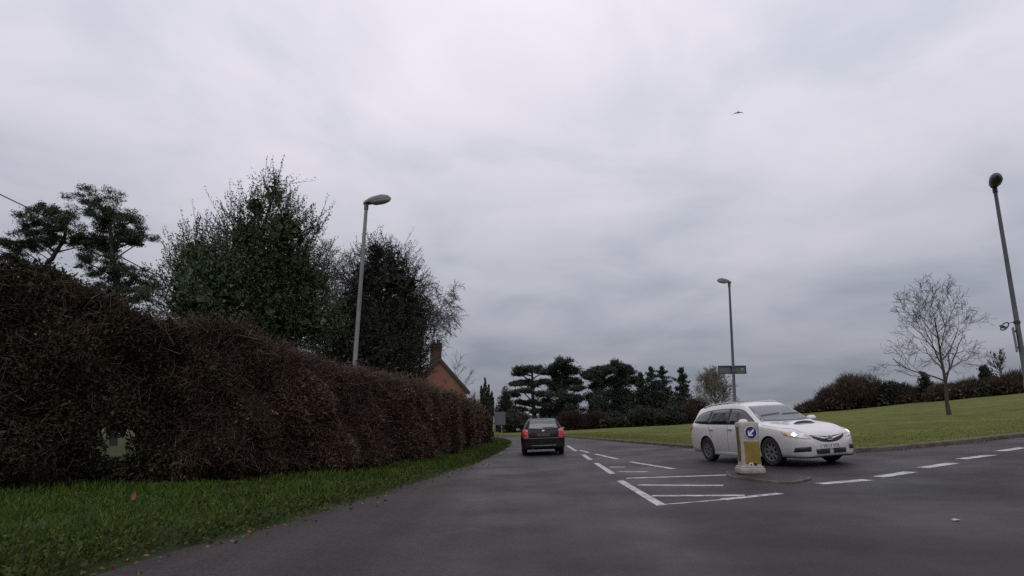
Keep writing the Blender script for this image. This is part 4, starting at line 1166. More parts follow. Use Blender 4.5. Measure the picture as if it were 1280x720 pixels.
# ------------------------------------------------------------------ traffic island and bollard
def island():
    front = [G(912, 597.5), G(940, 600.5), G(967, 604), G(992, 604.5), G(1010, 601)]
    back = [G(1012, 598.8), G(985, 596), G(950, 592.5), G(925, 590), G(908, 591.5)]
    P = np.array([p[:2] for p in front + back]); P = catmull(np.vstack([P, P[:1]]), 6)[:-1]
    c = P.mean(0); mb = MB(); n = len(P)
    rings = []
    for sc, h in ((1.0, -.05), (1.0, .03), (.985, .042), (.93, .048)):
        q = c + (P - c) * sc; rings.append(np.column_stack([q, g(q[:, 0], q[:, 1]) + h]))
    R = np.array(rings); R = np.concatenate([R, R[:, :1]], 1)
    mb.grid(R)
    o = mb.build('traffic_island', M['kerb'], smooth=40); tag(o, kind='structure')
    m2 = MB(); q = c + (P - c) * .94
    top = np.column_stack([q, g(q[:, 0], q[:, 1]) + .050]); cc = np.array([[c[0], c[1], g(*c) + .055]])
    m2.add(np.vstack([top, cc]), [(i, (i + 1) % n, n) if True else 0 for i in range(n)])
    m2.build('island_paving', M['asphalt'], o)
island()

def bollard():
    b = G(942.5, 595.5); z = b[2] + .045; s = np.hypot(b[1], 0)
    root = thing('traffic_bollard', 'cream keep left bollard with blue arrow disc on the traffic island', 'bollard', (b[0], b[1] + .18, z), rad(-3)); root.scale = (.86, .86, .93)
    m_ = MB(); m_.box((0, 0, .065), (.60, .44, .13), bev=.03); m_.box((0, 0, .14), (.54, .40, .05), bev=.02); m_.build('base', M['bollardbase'], root, smooth=35)
    # shell: tapered rounded box, slightly waisted
    k = 9; rings = []
    def rrect(hx, hy, r, z):
        out = []
        for cx, cy, a0 in ((hx - r, hy - r, 0), (-hx + r, hy - r, 90), (-hx + r, -hy + r, 180), (hx - r, -hy + r, 270)):
            for a in np.linspace(a0, a0 + 90, 5): out.append((cx + r * math.cos(rad(a)), cy + r * math.sin(rad(a)), z))
        return out
    for z_, hx, hy, r in ((.15, .235, .17, .03), (.30, .225, .165, .03), (.55, .215, .16, .03), (.75, .225, .165, .03), (1.0, .235, .17, .03), (1.075, .237, .172, .03), (1.10, .225, .16, .03), (1.11, .19, .12, .03)):
        rings.append(rrect(hx, hy, r, z_))
    R = np.array(rings); n = R.shape[1]; R2 = np.concatenate([R, R[:, :1]], 1)
    m_ = MB(); m_.grid(R2[:, ::-1]); m_.add(R[-1], [tuple(range(n))]); m_.build('shell', M['bollard'], root, smooth=40)
    FY = -.176
    # disc, rim, arrow
    d = MB(); rot = Matrix.Translation((.03, FY, .875)) @ Matrix.Rotation(math.pi / 2, 4, 'X')
    d.lathe([(0, .008), (.128, .008), (.132, .003), (.132, -.02)], 36, rot); ds = d.build('keep_left_disc', M['blue'], root, smooth=40)
    r_ = MB(); r_.lathe([(.133, -.02), (.133, .010), (.143, .010), (.143, -.02)], 36, rot); r_.build('rim', M['white'], ds, smooth=40)
    ar = MB(); a2 = rad(225); ux = np.array([math.cos(a2), 0, math.sin(a2)]); uy = np.array([-math.sin(a2), 0, math.cos(a2)])
    poly = [(-.09, -.018), (.0, -.018), (.0, -.018 - .0), (.022, -.018)]
    shape = [(-.095, -.02), (.035, -.02), (-.012, -.068), (.028, -.068), (.098, 0), (.028, .068), (-.012, .068), (.035, .02), (-.095, .02)]
    pts = [np.array([.03, 0, .875]) + ux * p + uy * q for p, q in shape]
    m = len(pts); vv = [p + (0, FY - .0085, 0) for p in pts] + [p + (0, FY - .0125, 0) for p in pts]
    ar.add(vv, [tuple(range(m)), tuple(range(2 * m - 1, m - 1, -1))] + [(i, (i + 1) % m, m + (i + 1) % m, m + i) for i in range(m)])
    ar.build('arrow', M['white'], ds)
    p = MB(); p.box((.035, FY + .006, .455), (.35, .022, .47), bev=.006); p.build('yellow_panel', M['yellow'], root)
    p = MB(); p.box((.035, FY + .004, .695), (.36, .02, .022)); p.build('panel_rail', M['bollard'], root)
    p = MB(); p.box((-.223, -.02, .63), (.03, .19, .74), bev=.006); p.build('side_panel', M['olive'], root)
    p = MB(); p.box((-.02, FY + .0, .195), (.09, .016, .085), bev=.005); sq = p.build('inspection_plate', M['white'], root)
    p = MB(); p.box((-.02, FY - .0095, .195), (.05, .006, .045)); p.build('recess', M['signgrey'], sq)
    p = MB(); p.lathe([(0, .014), (.028, .012), (.033, 0), (.033, -.01)], 16, Matrix.Translation((.085, FY, .205)) @ Matrix.Rotation(math.pi / 2, 4, 'X')); p.build('socket', M['black'], root, smooth=40)
bollard()

# ------------------------------------------------------------------ cars
def pchip(x, y, q):
    x = np.asarray(x, float); y = np.asarray(y, float); h = np.diff(x); d = np.diff(y) / h; m = np.zeros(len(x))
    for i in range(1, len(x) - 1):
        if d[i - 1] * d[i] > 0: w1, w2 = 2 * h[i] + h[i - 1], h[i] + 2 * h[i - 1]; m[i] = (w1 + w2) / (w1 / d[i - 1] + w2 / d[i])
    m[0], m[-1] = d[0], d[-1]
    i = np.clip(np.searchsorted(x, q) - 1, 0, len(x) - 2); t = (q - x[i]) / h[i]
    return (2 * t ** 3 - 3 * t ** 2 + 1) * y[i] + (t ** 3 - 2 * t ** 2 + t) * h[i] * m[i] + (-2 * t ** 3 + 3 * t ** 2) * y[i + 1] + (t ** 3 - t ** 2) * h[i] * m[i + 1]

def loft_car(T, nx=90, ks=5):
    """T: rows (x, zb, w, zs, wr, zr, zc) from tail to nose"""
    T = np.array(T, float); x = T[:, 0]
    u = np.linspace(0, 1, nx); xs = x[0] + (x[-1] - x[0]) * (.5 - .5 * np.cos(math.pi * u)) * .55 + (x[-1] - x[0]) * u * .45
    zb, w, zs, wr, zr, zc = [pchip(x, T[:, i], xs) for i in range(1, 7)]
    rings = []
    for i in range(nx):
        H = zs[i] - zb[i]
        half = [(0, zb[i]), (w[i] * .80, zb[i]), (w[i] * .955, zb[i] + .04 * min(1, H / .5)), (w[i] * .995, zb[i] + .30 * H), (w[i], zb[i] + .62 * H), (w[i] * .985, zb[i] + .86 * H), (w[i] * .95, zs[i]),
                (wr[i] + (w[i] * .95 - wr[i]) * .5, zs[i] + (zr[i] - zs[i]) * .52), (wr[i], zr[i]), (wr[i] * .86, zr[i] + (zc[i] - zr[i]) * .62), (wr[i] * .5, zc[i] - .012), (0, zc[i])]
        c = catmull(half, ks)
        full = np.vstack([c, c[-2:0:-1] * (-1, 1)])
        rings.append(np.column_stack([np.full(len(full), xs[i]), full]))
    R = np.array(rings); n = R.shape[1]
    mb = MB(); mb.grid(np.concatenate([R, R[:, :1]], 1)[:, ::-1])
    mb.add(R[0], [tuple(range(n))]); mb.add(R[-1], [tuple(range(n))[::-1]])
    return mb

def make_car_body(T, axles, wr_, paint, root, tw):
    mb = loft_car(T)
    o = mb.build('body', [paint, M['black']], root, smooth=True)
    bm = bmesh.new(); bm.from_mesh(o.data); bmesh.ops.remove_doubles(bm, verts=bm.verts[:], dist=1e-4); bmesh.ops.recalc_face_normals(bm, faces=bm.faces[:]); bm.to_mesh(o.data); bm.free()
    cut = MB()
    for ax in axles:
        for sgn in (-1, 1):
            n = 40; R = wr_ + .045; A = np.linspace(0, 2 * math.pi, n, endpoint=False)
            q = np.stack([ax + R * np.cos(A), 0 * A, wr_ + R * np.sin(A)], 1)
            a, b = q + (0, sgn * .52, 0), q + (0, sgn * 1.2, 0)
            cut.add(np.vstack([a, b]), [tuple(range(n)), tuple(range(2 * n - 1, n - 1, -1))] + [(i, n + i, n + (i + 1) % n, (i + 1) % n) for i in range(n)])
    co = cut.build('cutter', [M['black']])
    bm = bmesh.new(); bm.from_mesh(co.data); bmesh.ops.recalc_face_normals(bm, faces=bm.faces[:]); bm.to_mesh(co.data); bm.free()
    md = o.modifiers.new('b', 'BOOLEAN'); md.operation = 'DIFFERENCE'; md.object = co; md.solver = 'EXACT'
    dg = bpy.context.evaluated_depsgraph_get(); dg.update()
    me = bpy.data.meshes.new_from_object(o.evaluated_get(dg)); o.modifiers.clear(); old = o.data; o.data = me; bpy.data.meshes.remove(old); me.name = 'body'
    bpy.data.objects.remove(co)
    while len(me.materials) > 2: me.materials.pop()
    # wheel wells and floor are black
    for p in me.polygons:
        c = p.center; inw = any(abs(math.hypot(c.x - ax, c.z - wr_) - (wr_ + .045)) < .02 and abs(c.y) < .99 and abs(p.normal.y) < .5 and (p.normal.x * (c.x - ax) + p.normal.z * (c.z - wr_)) < 0 for ax in axles)
        inw = inw or (abs(abs(c.y) - .52) < .01 and abs(p.normal.y) > .9)
        p.material_index = 1 if (inw or p.normal.z < -.8) else 0
    for p in me.polygons: p.use_smooth = True
    me.set_sharp_from_angle(angle=rad(38))
    bm = bmesh.new(); bm.from_mesh(me); bvh = BVHTree.FromBMesh(bm); 
    return o, bvh, bm

def patch(bvh, top, bot, d, off=.004, n=22, m=5, skirt=.012, name='patch', mt=None, parent=None, mid=None):
    d = Vector(d).normalized(); T, B = resample(catmull(top, 6) if len(top) > 2 else top, n), resample(catmull(bot, 6) if len(bot) > 2 else bot, n)
    P = np.zeros((m, n, 3))
    for i in range(m):
        for j in range(n):
            q = Vector(T[j] + (B[j] - T[j]) * i / (m - 1)); hit = bvh.ray_cast(q - d * 1.2, d)
            if hit[0] is None:
                h2 = bvh.find_nearest(q); P[i, j] = h2[0] + h2[1] * off
            else:
                nn = hit[1] if hit[1].dot(d) < 0 else -hit[1]; P[i, j] = hit[0] + nn * off
    mb = MB()
    ring = [(0, j) for j in range(n)] + [(i, n - 1) for i in range(1, m)] + [(m - 1, j) for j in range(n - 2, -1, -1)] + [(i, 0) for i in range(m - 2, 0, -1)]
    rp = np.array([P[a] for a in ring]); inn = rp + np.array(d) * skirt
    mb.grid(P); S2 = np.stack([rp, inn]); S2 = np.concatenate([S2, S2[:, :1]], 1); mb.grid(S2)
    o = mb.build(name, mt, parent, smooth=40)
    bm = bmesh.new(); bm.from_mesh(o.data); bmesh.ops.remove_doubles(bm, verts=bm.verts[:], dist=1e-5); bmesh.ops.recalc_face_normals(bm, faces=bm.faces[:])
    f = max(bm.faces, key=lambda f: f.calc_area())
    if sum(q.normal.dot(-d) * q.calc_area() for q in bm.faces) < 0:
        bmesh.ops.reverse_faces(bm, faces=bm.faces[:])
    bm.to_mesh(o.data); bm.free()
    return o

def wheel(root, x, y, r, w, rimm, spokes, seed=0, steer=0):
    sgn = 1 if y > 0 else -1
    Mx = Matrix.Translation((x, y, r)) @ Matrix.Rotation(steer, 4, 'Z') @ Matrix.Rotation(-sgn * math.pi / 2, 4, 'X')
    wl = bpy.data.objects.new('wheel', None)
    t = MB(); rr = r * .66
    t.lathe([(rr, -w / 2), (r * .9, -w / 2), (r * .975, -w / 2 + .02), (r, -w / 2 + .05), (r, w / 2 - .05), (r * .975, w / 2 - .02), (r * .9, w / 2), (rr, w / 2 - .005), (rr * .98, w / 2 - .03), (rr * .95, -w / 2)], 40, Mx)
    hub = MB(); hub.lathe([(0, w / 2 - .035), (.05, w / 2 - .035), (.06, w / 2 - .06), (.06, -.02), (rr * .9, -.03), (rr * .92, -.05)], 28, Mx)
    rim = MB(); rim.lathe([(rr * .985, w / 2 - .03), (rr * .985, w / 2 - .008), (rr * .93, w / 2 - .012), (rr * .90, w / 2 - .05), (rr * .90, -.02)], 40, Mx)
    for k in range(spokes):
        a = 2 * math.pi * k / spokes; ca, sa = math.cos(a), math.sin(a); hw = .026
        v = []
        for rad_, hz, zz in ((.04, hw * 1.15, w / 2 - .032), (rr * .93, hw * .8, w / 2 - .02)):
            for q in (-1, 1):
                for dz in (0, -.03):
                    v.append((rad_ * ca - q * hz * sa, rad_ * sa + q * hz * ca, zz + dz))
        v = np.array([(Mx @ Vector(p))[:] for p in v]); rim.add(v, [(0, 2, 6, 4), (1, 5, 7, 3), (0, 4, 5, 1), (2, 3, 7, 6), (4, 6, 7, 5)])
    o = t.build('wheel', M['rubber'], root, smooth=40)
    r1 = rim.build('rim', rimm, o, smooth=35); h1 = hub.build('brake_disc', M['black'], o, smooth=35)
    return o

def text_mesh(txt, size, mt, parent, Mx, name='lettering', ext=.0015):
    cu = bpy.data.curves.new(name, 'FONT'); cu.body = txt; cu.size = size; cu.align_x = 'CENTER'; cu.align_y = 'CENTER'; cu.extrude = ext
    o = bpy.data.objects.new(name, cu); COL.objects.link(o)
    dg = bpy.context.evaluated_depsgraph_get(); dg.update(); me = bpy.data.meshes.new_from_object(o.evaluated_get(dg)); bpy.data.objects.remove(o)
    me.transform(Mx); me.materials.clear(); me.materials.append(mt); me.name = name
    q = bpy.data.objects.new(name, me); COL.objects.link(q); q.parent = parent
    return q

def seat_on_road(root, pos, heading, axles, tr):
    """heading: unit vector in xy; puts the wheels on the ground"""
    h = np.array(heading, float); h /= np.linalg.norm(h); s = np.array([-h[1], h[0]]); pos = np.array(pos, float)
    P = {}
    for k, ax in (('f', axles[0]), ('r', axles[1])):
        for q, sg in (('l', 1), ('r', -1)):
            p = pos + h * ax + s * tr * sg; P[k + q] = np.array([p[0], p[1], g(p[0], p[1])])
    fx = Vector((P['fl'] + P['fr'] - P['rl'] - P['rr'])).normalized(); sy = Vector((P['fl'] + P['rl'] - P['fr'] - P['rr'])).normalized()
    up = fx.cross(sy).normalized(); sy = up.cross(fx)
    c = (P['fl'] + P['fr'] + P['rl'] + P['rr']) / 4; mid = (axles[0] + axles[1]) / 2
    o = Vector(c) - fx * mid
    Mx = Matrix((fx, sy, up)).transposed().to_4x4(); Mx.translation = o
    root.matrix_world = Mx

WCAR_POS, WCAR_HEAD = (6.64, 16.45), (.236, -.972)
def white_car():
    root = thing('estate_car', 'white estate car with lit headlamps turning behind the keep left bollard', 'car')
    AX = (1.42, -1.33)
    #       x     zb   w    zs   wr    zr    zc
    T = [(-2.39, .46, .40, .62, .36, .72, .74), (-2.375, .36, .62, .74, .55, .80, .82), (-2.33, .30, .745, .84, .60, .90, .92), (-2.26, .27, .80, .92, .61, 1.02, 1.05), (-2.16, .25, .84, .97, .59, 1.20, 1.26),
         (-2.06, .24, .855, .985, .565, 1.355, 1.42), (-1.95, .23, .865, .99, .565, 1.40, 1.465), (-1.6, .22, .88, .985, .58, 1.435, 1.50), (-1.0, .20, .89, .97, .60, 1.465, 1.53), (-.4, .19, .89, .955, .605, 1.475, 1.54),
         (.0, .19, .89, .945, .60, 1.45, 1.515), (.3, .19, .89, .935, .605, 1.37, 1.43), (.65, .19, .89, .93, .64, 1.20, 1.265), (.95, .20, .89, .92, .70, 1.03, 1.095), (1.12, .20, .89, .915, .74, .965, 1.015),
         (1.4, .20, .885, .89, .74, .925, .975), (1.75, .20, .87, .835, .72, .88, .925), (2.0, .195, .83, .765, .66, .825, .865), (2.15, .19, .785, .71, .59, .775, .81), (2.27, .19, .70, .64, .50, .71, .74),
         (2.335, .20, .60, .57, .42, .64, .665), (2.37, .23, .47, .50, .34, .56, .58), (2.39, .28, .33, .42, .26, .47, .48)]
    RW = .325
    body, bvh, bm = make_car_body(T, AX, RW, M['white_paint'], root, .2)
    for ax in AX:
        for sgn in (-1, 1): wheel(root, ax, sgn * .775, RW, .21, M['alloydark'], 9, steer=rad(6) if ax > 0 else 0)
    # windscreen, rear window
    patch(bvh, [(.30, -.55, 1.4), (.34, 0, 1.44), (.30, .55, 1.4)], [(1.02, -.70, 1.0), (1.14, 0, 1.03), (1.02, .70, 1.0)], (-.55, 0, -1), mt=M['glassgrey'], name='windscreen', parent=root, m=9)
    patch(bvh, [(-2.07, -.5, 1.38), (-2.08, 0, 1.38), (-2.07, .5, 1.38)], [(-2.25, -.56, 1.02), (-2.28, 0, 1.02), (-2.25, .56, 1.02)], (1, 0, -.2), mt=M['glass'], name='rear_window', parent=root)
    for sgn in (-1, 1):
        d = (0, -sgn, -.12)
        # one black glazed band first, then panes on it
        band_t = [(.86, sgn, 1.02), (.55, sgn, 1.21), (.22, sgn, 1.375), (-.25, sgn, 1.425), (-.9, sgn, 1.42), (-1.5, sgn, 1.385), (-1.88, sgn, 1.29), (-2.02, sgn, 1.13)]
        band_b = [(.88, sgn, .975), (.3, sgn, .985), (-.6, sgn, 1.0), (-1.4, sgn, 1.02), (-1.95, sgn, 1.06), (-2.04, sgn, 1.09)]
        patch(bvh, band_t, band_b, d, .004, 60, 8, mt=M['black'], name='window_trim', parent=root)
        for nm, t, b in (('door_window', [(.74, sgn, 1.07), (.5, sgn, 1.21), (.2, sgn, 1.35), (-.20, sgn, 1.395)], [(.72, sgn, 1.0), (.3, sgn, 1.005), (-.20, sgn, 1.015)]),
                         ('door_window', [(-.31, sgn, 1.40), (-.8, sgn, 1.395), (-1.12, sgn, 1.385)], [(-.31, sgn, 1.02), (-.8, sgn, 1.03), (-1.17, sgn, 1.04)]),
                         ('quarter_window', [(-1.24, sgn, 1.375), (-1.6, sgn, 1.335), (-1.84, sgn, 1.26), (-1.95, sgn, 1.14)], [(-1.27, sgn, 1.045), (-1.6, sgn, 1.06), (-1.95, sgn, 1.10)])):
            patch(bvh, t, b, d, .008, 26, 6, mt=M['glass'], name=nm, parent=root)
        # headlamp wrapping the corner
        hd = (-.80, -sgn * .6, -.12)
        hl = patch(bvh, [(1.80, sgn * .82, .80), (2.0, sgn * .76, .80), (2.18, sgn * .62, .745), (2.30, sgn * .44, .675)], [(1.93, sgn * .83, .70), (2.1, sgn * .76, .66), (2.24, sgn * .60, .61), (2.33, sgn * .46, .60)], hd, .006, 26, 6, mt=M['lampglass'], name='headlight', parent=root)
        patch(bvh, [(1.86, sgn * .82, .785), (1.96, sgn * .78, .775)], [(1.93, sgn * .82, .715), (2.02, sgn * .78, .69)], hd, .009, 6, 4, mt=M['lampwarm'], name='indicator', parent=hl)
        patch(bvh, [(2.05, sgn * .725, .71), (2.09, sgn * .69, .748), (2.14, sgn * .655, .705)], [(2.05, sgn * .725, .70), (2.10, sgn * .69, .658), (2.15, sgn * .655, .695)], hd, .010, 8, 5, mt=M['lamplit'], name='lamp_reflector', parent=hl)
        # tail lamp on the rear corner
        patch(bvh, [(-2.36, sgn * .70, .93), (-2.24, sgn * .85, .97), (-2.08, sgn * .87, .99)], [(-2.38, sgn * .70, .76), (-2.26, sgn * .85, .80), (-2.10, sgn * .87, .88)], (.65, -sgn * .75, 0), .006, 18, 5, mt=M['red'], name='tail_light', parent=root)
        # fog recess and lower corner winglet
        patch(bvh, [(2.13, sgn * .74, .43), (2.30, sgn * .46, .44)], [(2.10, sgn * .78, .33), (2.32, sgn * .48, .34)], (-.85, -sgn * .5, 0), .005, 14, 4, mt=M['black'], name='fog_recess', parent=root)
        # door gaps, sill, handles
        for x0, z0, x1, z1 in ((.83, .95, .70, .30), (-.25, 1.0, -.27, .28), (-1.20, 1.02, -1.0, .62)):
            pts = []
            for t in np.linspace(0, 1, 14):
                q = Vector((x0 + (x1 - x0) * t, sgn * 1.5, z0 + (z1 - z0) * t)); h = bvh.ray_cast(q, Vector((0, -sgn, 0)))
                if h[0] is not None: pts.append(h[0] + h[1] * .0005)
            gm = MB(); gm.tube(np.array([p[:] for p in pts]), .005, 4); gm.build('door_gap', M['signgrey'], root)
        for x in (-.12, -1.02):
            h = bvh.ray_cast(Vector((x, sgn * 1.5, .86)), Vector((0, -sgn, 0)))[0]
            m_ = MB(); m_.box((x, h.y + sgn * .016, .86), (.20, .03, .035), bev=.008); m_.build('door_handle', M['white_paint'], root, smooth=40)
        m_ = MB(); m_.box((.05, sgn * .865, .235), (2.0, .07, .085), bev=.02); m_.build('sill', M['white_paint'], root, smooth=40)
        # mirror
        m_ = MB(); k = 10
        st = np.linspace(-1, 1, 9)
        ring = np.array([[(.70 + .085 * math.sqrt(max(0.0, 1 - s ** 4)) * math.cos(a) - .02 * abs(s), sgn * (1.0 + .12 * s), 1.035 + .072 * math.sqrt(max(0.02, 1 - s ** 4)) * math.sin(a)) for a in np.linspace(0, 2 * math.pi, 15)] for s in st])
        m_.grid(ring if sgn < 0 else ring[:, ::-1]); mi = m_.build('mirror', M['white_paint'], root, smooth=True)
        m_ = MB(); m_.tube([(.72, sgn * .80, .985), (.71, sgn * .92, 1.0)], [.04, .03], 8); m_.build('mirror_arm', M['black'], mi)
        # roof rail
        m_ = MB(); rl = []
        for x in np.linspace(.0, -1.75, 16):
            h = bvh.ray_cast(Vector((x, sgn * .56, 2.2)), Vector((0, 0, -1)))[0]; rl.append((x, sgn * .56, h.z + (.035 if -1.65 < x < -.1 else .0)))
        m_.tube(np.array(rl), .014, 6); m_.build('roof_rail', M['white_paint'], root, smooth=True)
    # grille with chrome wing and badge
    gr = patch(bvh, [(2.3, -.45, .685), (2.36, -.2, .665), (2.38, 0, .66), (2.36, .2, .665), (2.3, .45, .685)], [(2.31, -.40, .60), (2.37, -.22, .535), (2.4, 0, .52), (2.37, .22, .535), (2.31, .40, .60)], (-1, 0, -.35), .005, 30, 6, mt=M['black'], name='grille', parent=root)
    patch(bvh, [(2.32, -.42, .672), (2.36, -.2, .64), (2.38, -.09, .625)], [(2.32, -.40, .655), (2.36, -.2, .60), (2.38, -.09, .575)], (-1, 0, -.35), .012, 14, 3, mt=M['chrome'], name='grille_wing', parent=gr)
    patch(bvh, [(2.38, .09, .625), (2.36, .2, .64), (2.32, .42, .672)], [(2.38, .09, .575), (2.36, .2, .60), (2.32, .40, .655)], (-1, 0, -.35), .012, 14, 3, mt=M['chrome'], name='grille_wing', parent=gr)
    h = bvh.ray_cast(Vector((3.3, 0, .93)), Vector((-1, 0, -.35)).normalized()); c = h[0] + h[1] * .012; nz_ = h[1]
    q = nz_.to_track_quat('Z', 'Y').to_matrix().to_4x4()
    m_ = MB(); m_.lathe([(0, .012), (.9, .012), (1, .0), (1, -.02)], 28, Matrix.Translation(c) @ q @ Matrix.Diagonal((.082, .048, 1, 1)))
    bd = m_.build('badge', M['badge'], gr, smooth=40)
    m_ = MB(); m_.lathe([(1, -.02), (1, .014), (1.13, .014), (1.13, -.02)], 28, Matrix.Translation(c) @ q @ Matrix.Diagonal((.082, .048, 1, 1))); m_.build('badge_rim', M['chrome'], bd, smooth=40)
    for sx, sy, ss in ((-.45, .25, .2), (.15, .35, .1), (.5, .25, .1), (.05, -.3, .1), (.45, -.3, .1), (.75, 0, .1)):
        st = MB(); st.lathe([(0, .004), (ss * .082, .0)], 4, Matrix.Translation(c) @ q @ Matrix.Translation((sx * .082, sy * .048, .013)))
        st.build('badge_star', M['white'], bd)
    # lower intake halves
    for y0, y1 in ((-.40, -.05), (.05, .40)):
        patch(bvh, [(2.36, y0, .375), (2.39, y1, .375)], [(2.36, y0 * .96, .275), (2.39, y1 * .96, .275)], (-1, 0, 0), .004, 10, 4, mt=M['black'], name='lower_intake', parent=root)
    # splitter lip
    lip = patch(bvh, [(2.05, -.80, .225), (2.3, -.6, .225), (2.39, 0, .235), (2.3, .6, .225), (2.05, .80, .225)], [(2.05, -.80, .20), (2.3, -.6, .20), (2.39, 0, .20), (2.3, .6, .20), (2.05, .80, .20)], (-1, 0, 0), .012, 30, 3, mt=M['black'], name='splitter', parent=root)
    # number plate
    m_ = MB(); m_.box((2.405, 0, .435), (.012, .52, .11), bev=.003); pl = m_.build('number_plate', M['plate_white'], root)
    R = Matrix.Translation((2.4125, 0, .433)) @ Matrix.Rotation(math.pi / 2, 4, 'Z') @ Matrix.Rotation(math.pi / 2, 4, 'X')
    text_mesh('VK13 VDL', .105, M['ink'], pl, R)
    # bonnet scoop
    m_ = MB()
    P = []
    for x in np.linspace(1.28, 1.62, 8):
        row = []
        for y in np.linspace(-.30, .30, 13):
            zz = bvh.ray_cast(Vector((x, y, 2)), Vector((0, 0, -1)))[0].z
            e = max(0, 1 - (abs(y) / .30) ** 4); row.append((x, y, zz - .004 + .058 * e * smooth(1.26, 1.5, x)))
        P.append(row)
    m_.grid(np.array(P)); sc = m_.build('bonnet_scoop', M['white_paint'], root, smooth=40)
    m_ = MB(); F_ = np.array(P)[-1]; low = F_.copy()
    for i in range(len(low)): low[i, 2] = bvh.ray_cast(Vector((1.655, low[i, 1], 2)), Vector((0, 0, -1)))[0].z - .002; low[i, 0] = 1.655
    m_.grid(np.stack([F_ + (.001, 0, -.003), low])); m_.build('scoop_mouth', M['black'], sc)
    # wipers
    for y0, y1 in ((-.55, .0), (.05, .58)):
        m_ = MB(); pts = []
        for t in np.linspace(0, 1, 10):
            y = y0 + (y1 - y0) * t; h = bvh.ray_cast(Vector((1.06 - .04 * t, y, 2)), Vector((-.3, 0, -1)).normalized()); pts.append((h[0] + h[1] * .02)[:])
        m_.tube(np.array(pts), .009, 5)
        m_.build('wiper', M['black'], root)
    # bonnet shut lines
    for sgn in (-1, 1):
        gm = MB(); pts = []
        for x in np.linspace(1.1, 2.2, 16):
            h = bvh.ray_cast(Vector((x, sgn * (.79 - .22 * smooth(1.6, 2.25, x)), 2)), Vector((0, 0, -1)))[0]
            if h is not None: pts.append(h[:])
        gm.tube(np.array(pts), .005, 4)
        gm.build('bonnet_gap', M['signgrey'], root)
    bm.free()
    seat_on_road(root, WCAR_POS, WCAR_HEAD, AX, .775)
white_car()

